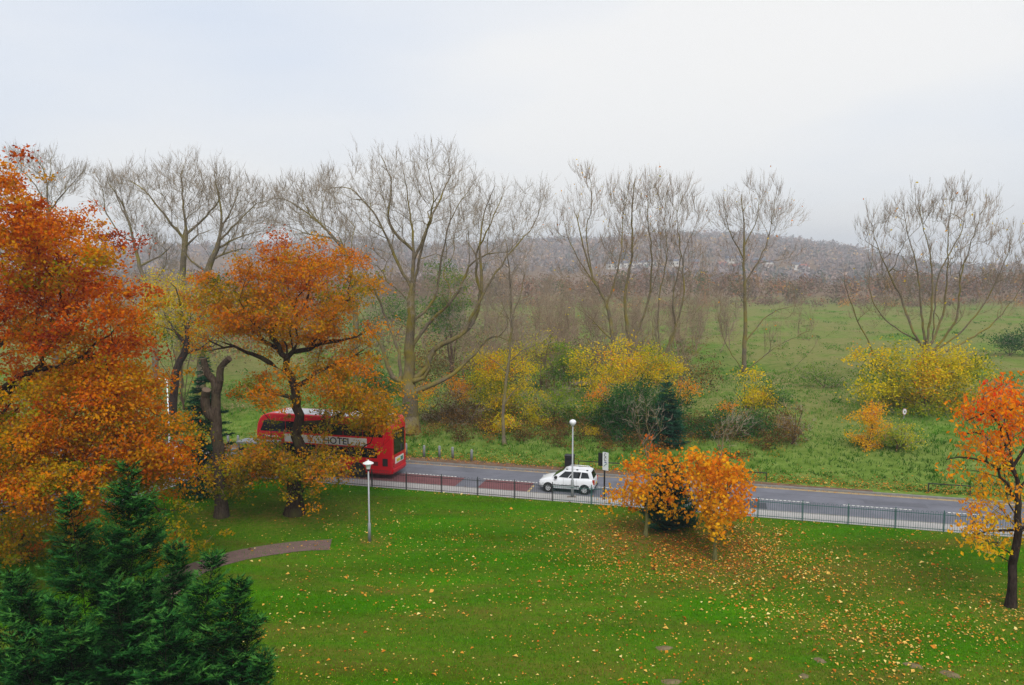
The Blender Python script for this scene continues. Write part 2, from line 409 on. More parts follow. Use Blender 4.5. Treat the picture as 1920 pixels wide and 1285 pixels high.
# ------------------------------------------------------------------ lawn
ORANGE_BASES = [G(1210, 1005), G(1340, 1050), G(1352, 1004)]
RED_BASE = G(1895, 1137)
OAK_BASE = G(552, 965); POLL_BASE = G(415, 970)
LAMP_BASE = G(693, 1015)
def lawn_mat():
    m, t, b = newmat('lawn_grass')
    tcn = t.nodes.new('ShaderNodeTexCoord'); ob = tcn.outputs['Object']
    mpn = t.nodes.new('ShaderNodeMapping'); mpn.inputs['Rotation'].default_value = (0, 0, R(18)); mpn.inputs['Scale'].default_value = (0.25, 1.0, 1.0)
    t.links.new(ob, mpn.inputs[0])
    n1 = noise_node(t, 0.35, 6, 0.62, mpn.outputs[0], 0.3)
    n2 = noise_node(t, 3.0, 6, 0.75, ob)
    n3 = noise_node(t, 22.0, 3, 0.7, ob)
    n4 = noise_node(t, 0.22, 6, 0.68, mpn.outputs[0], 0.6)
    g = ramp_node(t, [(0.3, '#46620a'), (0.48, '#417808'), (0.7, '#4e8809')], n1.outputs['Fac'])
    g2 = ramp_node(t, [(0.3, '#4b6430'), (0.5, '#ffffff'), (0.75, '#ffffff')], n2.outputs['Fac'])
    g3 = ramp_node(t, [(0.3, '#5a5a5a'), (0.62, '#ffffff')], n3.outputs['Fac'])
    def mul(a, bb, fac):
        mx = t.nodes.new('ShaderNodeMixRGB'); mx.blend_type = 'MULTIPLY'; mx.inputs[0].default_value = fac
        t.links.new(a, mx.inputs[1]); t.links.new(bb, mx.inputs[2]); return mx.outputs[0]
    base = mul(mul(g.outputs[0], g2.outputs[0], 0.55), g3.outputs[0], 0.8)
    # worn, brown and mossy patches
    br = ramp_node(t, [(0.3, '#5a4320'), (0.7, '#7a5c33')], n2.outputs['Fac'])
    mk = ramp_node(t, [(0.45, (0, 0, 0, 1)), (0.66, (0.66, 0.66, 0.66, 1))], n4.outputs['Fac'])
    last_mask = mk.outputs[0]
    geo = t.nodes.new('ShaderNodeNewGeometry')
    for c, rad, st in [(ORANGE_BASES[0], 6.0, 0.95), (ORANGE_BASES[1], 5.5, .9), (ORANGE_BASES[2], 5.5, 0.8), (RED_BASE, 4.5, 0.55), (OAK_BASE, 5.5, 0.6), (POLL_BASE, 3.5, 0.6), (LAMP_BASE, 1.6, 0.6), (G(1640, 1080), 7.0, 0.5), (G(1560, 1180), 4.0, .5), (G(640, 960), 5.0, .45)]:
        ds = t.nodes.new('ShaderNodeVectorMath'); ds.operation = 'DISTANCE'; ds.inputs[1].default_value = (c[0], c[1], 0)
        t.links.new(geo.outputs['Position'], ds.inputs[0])
        m1 = t.nodes.new('ShaderNodeMapRange'); m1.inputs[1].default_value = rad; m1.inputs[2].default_value = rad * 0.25; m1.inputs[3].default_value = 0; m1.inputs[4].default_value = st * 1.35
        t.links.new(ds.outputs['Value'], m1.inputs[0])
        m2 = t.nodes.new('ShaderNodeMath'); m2.operation = 'MULTIPLY'
        rr = ramp_node(t, [(0.36, (0, 0, 0, 1)), (0.60, (1, 1, 1, 1))], n2.outputs['Fac'])
        t.links.new(m1.outputs[0], m2.inputs[0]); t.links.new(rr.outputs[0], m2.inputs[1])
        m3 = t.nodes.new('ShaderNodeMath'); m3.operation = 'MAXIMUM'
        t.links.new(last_mask, m3.inputs[0]); t.links.new(m2.outputs[0], m3.inputs[1]); last_mask = m3.outputs[0]
    mx = t.nodes.new('ShaderNodeMixRGB'); t.links.new(last_mask, mx.inputs[0]); t.links.new(base, mx.inputs[1]); t.links.new(br.outputs[0], mx.inputs[2])
    t.links.new(mx.outputs[0], b.inputs['Base Color']); b.inputs['Roughness'].default_value = 0.95; b.inputs['Specular IOR Level'].default_value = 0.0
    bp = t.nodes.new('ShaderNodeBump'); bp.inputs['Strength'].default_value = 0.6; bp.inputs['Distance'].default_value = 0.04
    t.links.new(n3.outputs['Fac'], bp.inputs['Height']); t.links.new(bp.outputs[0], b.inputs['Normal'])
    return m
M['lawn'] = lawn_mat()
edge = kerb + inn * 1.62
edge[:, 2] = 0.0
n = len(edge)
rows = 60
end_y = edge[-1, 1]
lv = []
for j in range(rows + 1):
    q = (j / rows) ** 1.3
    far = edge.copy()
    near = np.stack([far[:, 0] * 0.75 + 8, np.full(n, -15.0), np.zeros(n)], -1)
    near[:, 1] = np.minimum(near[:, 1], far[:, 1] - 5)
    lv.append(far * (1 - q) + near * q)
lv = np.array(lv)
und = 0.10 * (fbm(lv[..., 0], lv[..., 1], 7.0, 5) - 0.5) + 0.03 * (fbm(lv[..., 0], lv[..., 1], 1.6, 6) - 0.5)
lv[..., 2] = und * np.minimum(1, np.arange(rows + 1) / 6.0)[:, None] - 0.004
ii = np.arange((rows + 1) * n).reshape(rows + 1, n)
lf = np.stack([ii[:-1, :-1], ii[1:, :-1], ii[1:, 1:], ii[:-1, 1:]], -1).reshape(-1, 4)
tag(link('lawn', mesh_np('lawn', lv.reshape(-1, 3), [lf[:, ::-1]], smooth=True), M['lawn']), kind='structure')
# curved footpath
cl = [G(620, 1022), G(560, 1025), G(500, 1033), G(450, 1042), G(405, 1054), G(360, 1070), G(325, 1092), G(290, 1125), G(250, 1170), G(200, 1230)]
cl = np.array(cl); cl = resample(cl, 0.5)
tn2 = np.gradient(cl, axis=0); tn2 /= np.linalg.norm(tn2, axis=1)[:, None]; nn2 = np.stack([-tn2[:, 1], tn2[:, 0], 0 * tn2[:, 0]], -1)
pa = cl + nn2 * 0.8; pb = cl - nn2 * 0.8; pv = np.concatenate([pa, pb]); pv[:, 2] = 0.10 * (fbm(pv[:, 0], pv[:, 1], 7.0, 5) - 0.5) + 0.03 * (fbm(pv[:, 0], pv[:, 1], 1.6, 6) - 0.5) + 0.025
k = len(cl); i = np.arange(k - 1)
tag(link('footpath', mesh_np('footpath', pv, [np.stack([i, i + k, i + 1 + k, i + 1], -1)]), M['path']), kind='structure')

# ------------------------------------------------------------------ plants: skeletons, twigs, leaves
import zlib
def reseed(label):
    global rng
    rng = np.random.default_rng(zlib.crc32(label.encode()))
class Skel:
    def __init__(s, cap=30000):
        s.p = np.zeros((cap, 3)); s.par = np.full(cap, -1); s.d = np.zeros((cap, 3)); s.len = np.zeros(cap); s.gr = np.zeros(cap); s.n = 0
    def add(s, p, par):
        i = s.n; s.p[i] = p; s.par[i] = par
        if par >= 0:
            v = p - s.p[par]; l = np.linalg.norm(v) + 1e-9; s.d[i] = v / l; s.len[i] = s.len[par] + l
            if s.par[par] < 0: s.d[par] = s.d[i]
        else: s.d[i] = (0, 0, 1)
        s.n += 1; return i
    def line(s, pts, par, wig=0.0, step=0.6, r0=0.0, r1=0.0):
        pts = np.asarray(pts, float)
        q = resample_curve(pts, step)
        ph = rng.normal(0, 1, (len(q), 3)) * wig
        for j, p in enumerate(q):
            if j == 0 and par >= 0: continue
            par = s.add(p + (ph[j] if 0 < j else 0), par); s.gr[par] = r0 + (r1 - r0) * j / max(1, len(q) - 1)
        return par
    def nearest(s, p):
        return int(np.argmin(np.linalg.norm(s.p[:s.n] - p, axis=1)))
    def grow(s, T, bf=0.25, wig=0.06, step=0.7, up=0.15):
        d0 = np.array([np.min(np.linalg.norm(s.p[:s.n] - t, axis=1)) for t in T])
        for t in T[np.argsort(d0)]:
            v = t - s.p[:s.n]; d = np.linalg.norm(v, axis=1) + 1e-6
            cosang = np.einsum('ij,ij->i', v, s.d[:s.n]) / d
            c = (d + bf * s.len[:s.n]) * np.where(cosang < 0.15, 1.8, np.where(cosang < 0.45, 1.25, 1.0))
            i = int(np.argmin(c)); L_ = d[i]
            if L_ < 0.05: continue
            a = s.p[i]; ctrl = a + s.d[i] * L_ * 0.35 + (t - a) * 0.25 + np.array([0, 0, -up * L_ * 0.3])
            m_ = max(1, min(8, int(L_ / step))); par = i
            for q in np.linspace(0, 1, m_ + 1)[1:]:
                b = (1 - q) ** 2 * a + 2 * q * (1 - q) * ctrl + q * q * t
                if q < 1: b = b + rng.normal(0, wig * min(L_, 2.0) * 0.5, 3)
                par = s.add(b, par)
    def radii(s, Rb, rt):
        cnt = np.zeros(s.n); kids = np.bincount(s.par[1:s.n][s.par[1:s.n] >= 0], minlength=s.n)
        cnt[kids == 0] = 1
        for i in range(s.n - 1, 0, -1):
            if s.par[i] >= 0: cnt[s.par[i]] += cnt[i]
        e = math.log(Rb / rt) / math.log(max(cnt[0], 2))
        r = rt * cnt ** e
        # gentle taper along unbranched runs
        r = np.maximum(r * (1 - 0.5 * (s.len[:s.n] / s.len[:s.n].max()) ** 0.8), rt * 0.6)
        r = np.maximum(r, s.gr[:s.n])
        return r, cnt
    def mesh(s, Rb, rt, flare=1.5, minr=0.0):
        r, cnt = s.radii(Rb, rt)
        n = s.n; par = s.par[:n]; seg = np.where(par >= 0)[0]
        # taper towards tips and flare at the foot
        z0 = s.p[0, 2]; h = s.p[:n, 2] - z0
        r = r * np.where(s.len[:n] < 6 * Rb, 1 + (flare - 1) * np.exp(-s.len[:n] / (1.3 * Rb)), 1.0)
        main = np.full(n, -1)
        order = seg[np.argsort(cnt[seg], kind='stable')]
        main[par[order]] = order
        nd = s.d[:n].copy(); has = main >= 0
        nd[has] += s.d[main[has]]; nd /= np.linalg.norm(nd, axis=1)[:, None] + 1e-9
        is_main = main[par[seg]] == seg
        A = s.p[par[seg]]; B = s.p[seg]
        rb = r[seg].copy(); tips = main[seg] < 0; rb[tips] *= 0.6
        ra = np.where(is_main, r[par[seg]], np.minimum(r[seg] * 1.15, r[par[seg]]))
        da = np.where(is_main[:, None], nd[par[seg]], s.d[seg]); db = nd[seg]
        V = []; Fs = []; off = 0
        for lo, hi, k in ((0.10, 99, 9), (0.03, 0.10, 5), (0.0, 0.03, 3)):
            m = (ra > lo) & (ra <= hi)
            if not m.any(): continue
            v, f = prisms(A[m], B[m], ra[m], rb[m], k, da[m], db[m])
            V.append(v); Fs.append(f + off); off += len(v)
        return np.concatenate(V), Fs
def resample_curve(pts, step):
    """Catmull-Rom through pts"""
    if len(pts) == 2:
        n = max(2, int(np.linalg.norm(pts[1] - pts[0]) / step) + 1); return np.linspace(pts[0], pts[1], n)
    e = np.concatenate([[2 * pts[0] - pts[1]], pts, [2 * pts[-1] - pts[-2]]]); outp = [pts[0]]
    for i in range(1, len(e) - 2):
        p0, p1, p2, p3 = e[i - 1:i + 3]; n = max(1, int(np.linalg.norm(p2 - p1) / step))
        for q in np.linspace(0, 1, n + 1)[1:]:
            outp.append(0.5 * ((2 * p1) + (p2 - p0) * q + (2 * p0 - 5 * p1 + 4 * p2 - p3) * q * q + (3 * p1 - p0 - 3 * p2 + p3) * q ** 3))
    return np.array(outp)
REF = np.array([0.36, 0.90, 0.24]); REF /= np.linalg.norm(REF)
def frame(d):
    a = np.cross(d, REF); l = np.linalg.norm(a, axis=1)[:, None]
    a = np.where(l < 0.05, np.cross(d, np.array([1.0, 0, 0.3])), a); a /= np.linalg.norm(a, axis=1)[:, None] + 1e-9
    return a, np.cross(d, a)
def prisms(A, B, ra, rb, k, da=None, db=None):
    d = B - A; d = d / (np.linalg.norm(d, axis=1)[:, None] + 1e-9)
    da = d if da is None else da; db = d if db is None else db
    th = np.arange(k) * 2 * math.pi / k; c = np.cos(th)[None, :, None]; s = np.sin(th)[None, :, None]
    a1, b1 = frame(da); a2, b2 = frame(db)
    V1 = A[:, None] + ra[:, None, None] * (a1[:, None] * c + b1[:, None] * s)
    V2 = B[:, None] + rb[:, None, None] * (a2[:, None] * c + b2[:, None] * s)
    v = np.concatenate([V1, V2], 1).reshape(-1, 3)
    j = np.arange(k); j2 = (j + 1) % k
    f = np.stack([j, j2, j2 + k, j + k], -1)[None] + (np.arange(len(A)) * 2 * k)[:, None, None]
    return v, f.reshape(-1, 4)
def spikes(A, B, ra):
    """3-sided tapering twigs, 3 triangles each"""
    d = B - A; d = d / (np.linalg.norm(d, axis=1)[:, None] + 1e-9); a, b = frame(d)
    th = np.arange(3) * 2 * math.pi / 3
    V = A[:, None] + ra[:, None, None] * (a[:, None] * np.cos(th)[None, :, None] + b[:, None] * np.sin(th)[None, :, None])
    v = np.concatenate([V, B[:, None]], 1).reshape(-1, 3)
    f = np.array([[0, 1, 3], [1, 2, 3], [2, 0, 3]])[None] + (np.arange(len(A)) * 4)[:, None, None]
    return v, f.reshape(-1, 3)
def unit(v): return v / (np.linalg.norm(v, axis=1)[:, None] + 1e-9)
def twig_segs(org, d, n1, l1, n2, l2, up=0.35, spread=0.65, r1=0.012, r2=0.007):
    o = np.repeat(org, n1, 0); dd = np.repeat(d, n1, 0)
    d1 = unit(dd * 0.75 + rng.normal(0, spread, o.shape) + np.array([0, 0, up]))
    L1 = l1 * rng.uniform(0.5, 1.25, (len(o), 1))
    mid = o + d1 * L1 * 0.5; d1b = unit(d1 + rng.normal(0, 0.22, d1.shape) + np.array([0, 0, up * 0.4])); e = mid + d1b * L1 * 0.5
    A = [o, mid]; B = [mid, e]; ra = [np.full(len(o), r1), np.full(len(o), r1 * 0.7)]; rb = [np.full(len(o), r1 * 0.7), np.full(len(o), r1 * 0.3)]
    q = rng.uniform(0.25, 1.0, (len(o) * n2, 1)); o2 = np.repeat(mid, n2, 0) * 0 + np.repeat(o, n2, 0) + (np.repeat(e, n2, 0) - np.repeat(o, n2, 0)) * q
    d2 = unit(np.repeat(d1b, n2, 0) * 0.8 + rng.normal(0, spread * 0.9, o2.shape) + np.array([0, 0, up]))
    e2 = o2 + d2 * l2 * rng.uniform(0.4, 1.2, (len(o2), 1))
    return (np.concatenate(A), np.concatenate(B), np.concatenate(ra), np.concatenate(rb)), (o2, e2, np.full(len(o2), r2))
def leaves(pos, size, flat=0.5, droop=0.0, fold=0.25, wid=0.62):
    """folded four-cornered leaves; flat 0 = any tilt, 1 = horizontal"""
    n = len(pos); size = np.broadcast_to(size, (n,)) * rng.uniform(0.65, 1.3, n)
    nrm = unit(rng.normal(0, 1, (n, 3)) * (1 - flat) + np.array([0, 0, 1.0]) * flat * 1.4)
    a = unit(np.cross(nrm, rng.normal(0, 1, (n, 3)))); a[:, 2] -= droop; a = unit(a)
    b = unit(np.cross(nrm, a)); nrm = np.cross(a, b)
    s = size[:, None]
    v = np.stack([pos - a * s * 0.5, pos + b * s * wid * 0.5 + nrm * s * fold * 0.5, pos + a * s * 0.5, pos - b * s * wid * 0.5 + nrm * s * fold * 0.5], 1).reshape(-1, 3)
    i = np.arange(n) * 4
    return v, np.stack([i, i + 1, i + 2, i, i + 2, i + 3], -1).reshape(-1, 3)
def px_line(pl, Y, spread, seedoff=0.0):
    """polyline of photo points -> world, wandering in depth"""
    out_ = []; dy = seedoff
    for j, q in enumerate(pl):
        yy = Y + (q[2] if len(q) > 2 else dy)
        out_.append(P(q[0], q[1], yy)); dy += rng.normal(0, spread)
    return np.array(out_)
def lobe_points(lobes, Y, cx, W, n, deep=0.75, jit=0.0):
    """clump centres filling the lobes (photo px, radius px) in depth"""
    lob = np.array([l[:3] for l in lobes], float); wgt = np.array([(l[2] ** 2) * (l[3] if len(l) > 3 else 1.0) for l in lobes]); wgt /= wgt.sum()
    ch = rng.choice(len(lob), n, p=wgt); out_ = np.zeros((n, 3)); lid = ch
    for i, c in enumerate(ch):
        px, py, r = lob[c]; q = unit(rng.normal(0, 1, (1, 3)))[0] * r * rng.random() ** 0.4
        half = math.sqrt(max(0.12, 1 - ((px - cx) / W) ** 2)) * W / F * Y * deep
        dy = rng.uniform(-1, 1) * half
        out_[i] = P(px + q[0], py + q[2] * 0.92, Y + dy)
    return out_, lid
BARK = {
 'oak': barkmat('oak_bark', '#1b1512', '#4a3c30', '#4a4a2a', 0.56),
 'grey': barkmat('grey_bark', '#4a4238', '#85796a', '#7d7434', 0.5),
 'lichen': barkmat('lichen_bark', '#463d32', '#7f7460', '#7c7028', 0.5),
 'brown': barkmat('brown_bark', '#3a2c22', '#6a5546'),
 'green': barkmat('green_bark', '#4a4a2c', '#7a7a4c'),
 'dark': barkmat('dark_bark', '#1a1614', '#463a34', '#3c3d2a', 0.58),
 'pollard': barkmat('pollard_bark', '#2c2621', '#66584c', '#4c4a30', 0.58),
 'twig': plain('twig_bark', '#8d8070', 0.95, var=0.2, spec=0.1),
 'twig_red': plain('twig_red', '#87745f', 0.95, var=0.2, spec=0.1),
}
LEAF = {
 'oak_red': leafmat('oak_red_leaves', [(0.0, '#6c7412'), (0.2, '#a8840f'), (0.42, '#c87c0c'), (0.62, '#be5a0b'), (0.82, '#a2400f'), (1.0, '#742810')], 0.4, 1.12),
 'oak_amber': leafmat('oak_amber_leaves', [(0.0, '#526612'), (0.22, '#8c7a0e'), (0.45, '#bc800d'), (0.68, '#c46c0d'), (0.9, '#ac5016'), (1.0, '#8a3c18')], 0.4, 1.12),
 'maple': leafmat('maple_leaves', [(0.0, '#d09c1a'), (0.35, '#d08614'), (0.65, '#c86a10'), (0.9, '#a84814'), (1.0, '#7c2a18')], 0.4, 1.2),
 'cherry': leafmat('cherry_leaves', [(0.0, '#d8b41c'), (0.3, '#e09a14'), (0.6, '#e2740f'), (0.85, '#dd3f14'), (1.0, '#c4261a')], 0.45, 1.1),
 'yellow': leafmat('yellow_leaves', [(0.0, '#40601a'), (0.2, '#74800f'), (0.45, '#ac9e0c'), (0.82, '#d4b40a'), (1.0, '#cc7c12')], 0.4, 1.22),
 'yellowgreen': leafmat('yellow_green_leaves', [(0.0, '#355a18'), (0.35, '#5f801a'), (0.7, '#94981e'), (1.0, '#bca424')], 0.4, 1.25),
 'green': leafmat('green_leaves', [(0.0, '#18381a'), (0.5, '#2f5e26'), (0.85, '#4e782c'), (1.0, '#80882c')], 0.3),
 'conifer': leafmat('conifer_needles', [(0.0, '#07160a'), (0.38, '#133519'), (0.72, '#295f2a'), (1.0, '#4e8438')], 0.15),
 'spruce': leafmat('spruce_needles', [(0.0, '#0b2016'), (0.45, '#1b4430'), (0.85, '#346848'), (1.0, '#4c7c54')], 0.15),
 'brownbush': leafmat('brown_leaves', [(0.0, '#3d3a1c'), (0.3, '#5a4526'), (0.6, '#74542c'), (0.85, '#94702c'), (1.0, '#a8862a')], 0.3),
 'litter': leafmat('leaf_litter', [(0.0, '#6a3a1a'), (0.25, '#a85a1c'), (0.5, '#c98a30'), (0.8, '#d9b860'), (1.0, '#e2d08a')], 0.1),
 'tuft': leafmat('rough_grass', [(0.0, '#325a12'), (0.45, '#4a7a1c'), (0.72, '#6f8838'), (0.88, '#8a8250'), (1.0, '#a09068')], 0.25),
 'far': leafmat('far_wood', [(0.0, '#4c5a34'), (0.2, '#6f6a44'), (0.4, '#766557'), (0.7, '#876a59'), (0.88, '#9c6a48'), (1.0, '#b08842')], 0.2),
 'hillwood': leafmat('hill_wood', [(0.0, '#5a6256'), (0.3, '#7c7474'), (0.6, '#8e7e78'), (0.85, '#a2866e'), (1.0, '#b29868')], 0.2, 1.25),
}
TRIS = [0]
def finish(root, sk, Rb, rt, bark, flare=1.5):
    v, fs = sk.mesh(Rb, rt, flare)
    base = np.array(root.location)
    o = link('trunk', mesh_np('trunk', v - base, fs, smooth=True), BARK[bark], root)
    TRIS[0] += 2 * sum(len(f) for f in fs)
    return o
def crown_leaves(root, v, f, tint, mat, name='crown'):
    o = link(name, mesh_np(name, v - np.array(root.location), [f], tint=np.repeat(tint, 2)), LEAF[mat], root)
    o['kind'] = 'stuff'; TRIS[0] += len(f); return o
def crown_twigs(root, segs, spk, mat, name='crown'):
    A, B, ra, rb = segs; v1, f1 = prisms(A, B, ra, rb, 3); v2, f2 = spikes(*spk)
    o = link(name, mesh_np(name, np.concatenate([v1, v2]) - np.array(root.location), [f1, f2 + len(v1)]), BARK[mat], root)
    o['kind'] = 'stuff'; TRIS[0] += 2 * len(f1) + len(f2); return o

def leafy_tree(name, label, base, Y, guides, lobes, n_cl, per, lsize, cl_r, mat, bark, Rb, rt=0.012, cat='tree', group=None, W=None, cx=None,
               tint=(0.5, 0.18), htint=0.0, flat=0.45, droop=0.0, deep=0.75, wig=0.1, bf=0.2, squash=0.6, spread=0.5, twig=0, wid=0.62, flare=1.5, pads=0, pr=0.7):
    reseed(label); root = empty(name, tuple(map(float, base))); tag(root, label, cat, group)
    sk = Skel()
    for gi, g in enumerate(guides):
        if gi == 0:
            pl = px_line(g, Y, spread * 0.2); pl[0] = base; sk.add(pl[0], -1); sk.line(pl, 0, wig * 0.5, 0.5)
        else:
            a = P(g[0][0], g[0][1], Y); par = sk.nearest(a); sy = sk.p[par][1] - Y
            pl = px_line(g, Y, spread, sy); pl[0] = sk.p[par]; sk.line(pl, par, wig * 0.6, 0.5, 0.36 * Rb, 0.03)
    px = [l[0] for l in lobes]; cx = cx if cx is not None else 0.5 * (min(px) + max(px)); W = W or 0.5 * (max(l[0] + l[2] for l in lobes) - min(l[0] - l[2] for l in lobes))
    if pads:
        pc, lid = lobe_points(lobes, Y, cx, W, pads, deep); ch = rng.integers(0, pads, n_cl); psz = rng.uniform(0.6, 1.4, pads)
        T = pc[ch] + rng.normal(0, 1, (n_cl, 3)) * np.array([pr, pr, pr * 0.5]) * psz[ch][:, None]; ptint = rng.normal(0, tint[1] * 0.8, pads)[ch]
        T[:, 2] = np.maximum(T[:, 2], base[2] + 0.35)
    else:
        T, lid = lobe_points(lobes, Y, cx, W, n_cl, deep); ptint = 0.0
    sk.grow(T, bf, wig)
    finish(root, sk, Rb, rt, bark, flare)
    # leaves in flattened clumps round each clump centre
    m = len(T); ctint = rng.normal(tint[0], tint[1] * (0.55 if pads else 1.0), m) + ptint
    zz = T[:, 2]; ctint += htint * ((zz - zz.min()) / (np.ptp(zz) + 1e-6) - 0.5)
    cs = rng.uniform(0.45, 1.55, m)
    cnt = np.maximum(1, rng.poisson(per * cs)); own = np.repeat(np.arange(m), cnt)
    q = rng.normal(0, 1, (len(own), 3)) * cl_r * cs[own][:, None] * np.array([1, 1, squash])
    pos = T[own] + q
    v, f = leaves(pos, lsize, flat, droop, wid=wid)
    crown_leaves(root, v, f, np.clip(ctint[own] + rng.normal(0, 0.09, len(own)), 0, 1), mat)
    if twig:
        seg, spk = twig_segs(T, unit(T - np.array([base[0], base[1], T[:, 2].min()])), twig, cl_r * 1.6, 2, cl_r, 0.1)
        crown_twigs(root, seg, spk, 'twig' if bark != 'oak' else 'twig_red', 'twigs')
    return root
def bare_tree(name, label, base, Y, guides, lobes, n_t, bark, Rb, group=None, rt=0.013, tsp=0.42, tm=1.4, nt=(4, 3), tl=(1.1, 0.6), up=0.5, spread=0.8, wig=0.05, bf=0.3, deep=0.8, twigmat='twig', tr=(0.013, 0.008), leaf=None, cat='tree', cx=None, W=None):
    reseed(label); root = empty(name, tuple(map(float, base))); tag(root, label, cat, group)
    sk = Skel()
    for gi, g in enumerate(guides):
        if gi == 0:
            pl = px_line(g, Y, spread * 0.2); pl[0] = base; sk.add(pl[0], -1); sk.line(pl, 0, 0.03, 0.7, Rb, 0.7 * Rb if len(g) < 5 else 0.05)
        else:
            a = P(g[0][0], g[0][1], Y); par = sk.nearest(a); sy = sk.p[par][1] - Y
            pl = px_line(g, Y, spread, sy); pl[0] = sk.p[par]; r0 = min(0.36 * Rb, 0.7 * max(sk.gr[par], 0.28 * Rb)); sk.line(pl, par, 0.05, 0.7, r0, 0.022)
    n0 = sk.n
    lobes = [(l[0], l[1], l[2] * 1.12) + tuple(l[3:]) for l in lobes]
    px = [l[0] for l in lobes]; cx = cx if cx is not None else 0.5 * (min(px) + max(px)); W = W or 0.5 * (max(l[0] + l[2] for l in lobes) - min(l[0] - l[2] for l in lobes))
    T, lid = lobe_points(lobes, Y, cx, W, int(n_t * tm), deep)
    sk.grow(T, bf, wig, 0.8, up)
    finish(root, sk, Rb, rt, bark)
    r, cnt = sk.radii(Rb, rt)
    thin = np.where((r < 0.03) & (sk.par[:sk.n] >= 0) & (sk.p[:sk.n, 2] > base[2] + 3))[0]
    seg, spk = twig_segs(sk.p[thin], sk.d[thin], nt[0], tl[0], nt[1], tl[1], up, tsp, tr[0], tr[1])
    crown_twigs(root, seg, spk, twigmat)
    if leaf:
        nlv, lsz, mat, ti = leaf
        e = spk[1][rng.choice(len(spk[1]), nlv)]
        v, f = leaves(e + rng.normal(0, 0.15, e.shape), lsz, 0.2)
        crown_leaves(root, v, f, np.clip(rng.normal(ti, 0.2, nlv), 0, 1), mat, 'last_leaves')
    return root
def gz(p):
    p = np.array(p, float); p[2] = float(ground_z(p[0], p[1])); return p
def at_depth(px, Y):
    x = (px - 960) / F * Y * 1.0; return gz([P(px, 600, Y)[0], Y, 0])

# --- the two oaks and the pollard on the lawn
b0 = np.array([P(-70, 900, 38)[0], 38.0, 0.0])
leafy_tree('oak_tree', 'huge russet and orange oak filling the left edge of the photo', b0, 38.0,
  [[(-70, 1090), (-68, 900), (-62, 780), (-50, 690), (-40, 600), (-30, 480), (-15, 380), (0, 320)],
   [(-55, 720), (0, 648), (40, 612), (90, 560), (130, 500), (170, 450)], [(-45, 660), (30, 540), (60, 470), (100, 410)],
   [(-62, 780), (40, 700), (110, 690), (170, 660), (220, 610)], [(-62, 800), (60, 700), (95, 640), (100, 600)],
   [(-66, 860), (60, 800), (150, 790), (230, 760), (300, 780)], [(-68, 900), (60, 880), (150, 850), (240, 850), (320, 890)],
   [(-68, 920), (40, 930), (150, 920), (240, 930), (320, 960)], [(-50, 700), (-150, 600), (-220, 480)], [(-60, 780), (-180, 760), (-260, 700)], [(150, 690), (185, 660), (230, 640)]],
  [(0, 345, 42), (40, 395, 52), (-40, 410, 80), (110, 430, 48), (150, 440, 40), (190, 490, 55), (60, 490, 80), (140, 550, 85), (215, 590, 50), (20, 600, 80), (110, 650, 80), (215, 670, 55), (240, 750, 70), (315, 800, 45), (340, 830, 28), (130, 760, 100, 1.2), (20, 770, 90, 1.2), (40, 850, 80, 1.2), (190, 850, 80, 1.4), (300, 890, 60, 1.3), (290, 850, 50, 1.3), (240, 900, 50, 1.2), (350, 945, 38), (290, 1000, 50), (330, 1020, 30), (120, 930, 80, 1.3), (20, 930, 80, 1.3), (20, 1030, 55), (200, 970, 60), (-120, 560, 120, .7), (-140, 750, 130, .7), (-120, 920, 90, .6), (60, 1010, 50)],
  1750, 78, 0.165, 0.31, 'oak_red', 'oak', 0.55, tint=(0.42, 0.19), htint=0.5, twig=1, W=400, cx=-20, deep=0.62, wig=0.14, flat=0.3, squash=0.6, pads=300, pr=0.75)
leafy_tree('oak_tree', 'crooked amber oak on the lawn in front of the red bus', OAK_BASE, OAK_BASE[1],
  [[(552, 965), (552, 920), (558, 860), (562, 800), (552, 730), (545, 700), (525, 685)],
   [(545, 705), (532, 672), (520, 655), (500, 640), (480, 610), (470, 580), (462, 560)], [(528, 672), (545, 655), (575, 652), (600, 640), (598, 600), (575, 570), (580, 530), (590, 490)],
   [(530, 680), (510, 635), (525, 605), (530, 585), (510, 560), (505, 520)], [(500, 672), (460, 655), (420, 648), (390, 640)], [(565, 650), (620, 600), (650, 560), (665, 530)],
   [(560, 720), (610, 690), (650, 670), (690, 660)], [(560, 800), (610, 790), (660, 770), (710, 770)], [(560, 850), (610, 858), (660, 850), (700, 830)], [(556, 880), (520, 870), (470, 870), (430, 880)],
   [(556, 900), (590, 890), (620, 880)], [(552, 740), (520, 740), (480, 730)], [(600, 640), (640, 635), (670, 640), (690, 620)]],
  [(520, 480, 38), (470, 510, 45), (590, 475, 42), (640, 505, 42), (420, 545, 42), (540, 535, 55), (615, 560, 50), (680, 550, 32), (400, 590, 32), (450, 610, 42, .8), (700, 610, 25, .7), (655, 655, 42), (500, 690, 40, .4), (600, 715, 40, .8), (530, 590, 50, .6), (490, 560, 40, .7), (640, 620, 35, .7), (640, 735, 55), (700, 765, 45), (712, 785, 28), (600, 775, 38), (520, 760, 40, .4), (500, 865, 48, 1.9), (440, 885, 38, 1.6), (565, 890, 42, 1.6), (600, 865, 32), (660, 860, 20), (625, 862, 18), (395, 525, 24, .6), (470, 735, 28, .5), (560, 640, 45, .8), (480, 600, 40, .9), (600, 610, 45, .9), (640, 690, 35, .7), (690, 790, 24), (430, 910, 24), (380, 640, 25, .6), (665, 858, 18), (600, 815, 26, .8), (540, 820, 30, .8), (570, 850, 28), (640, 790, 30)],
  1350, 46, 0.165, 0.28, 'oak_amber', 'oak', 0.47, tint=(0.42, 0.17), htint=0.4, W=200, cx=555, deep=0.7, wig=0.2, flat=0.4, squash=0.65, twig=2, pads=290, pr=0.6)
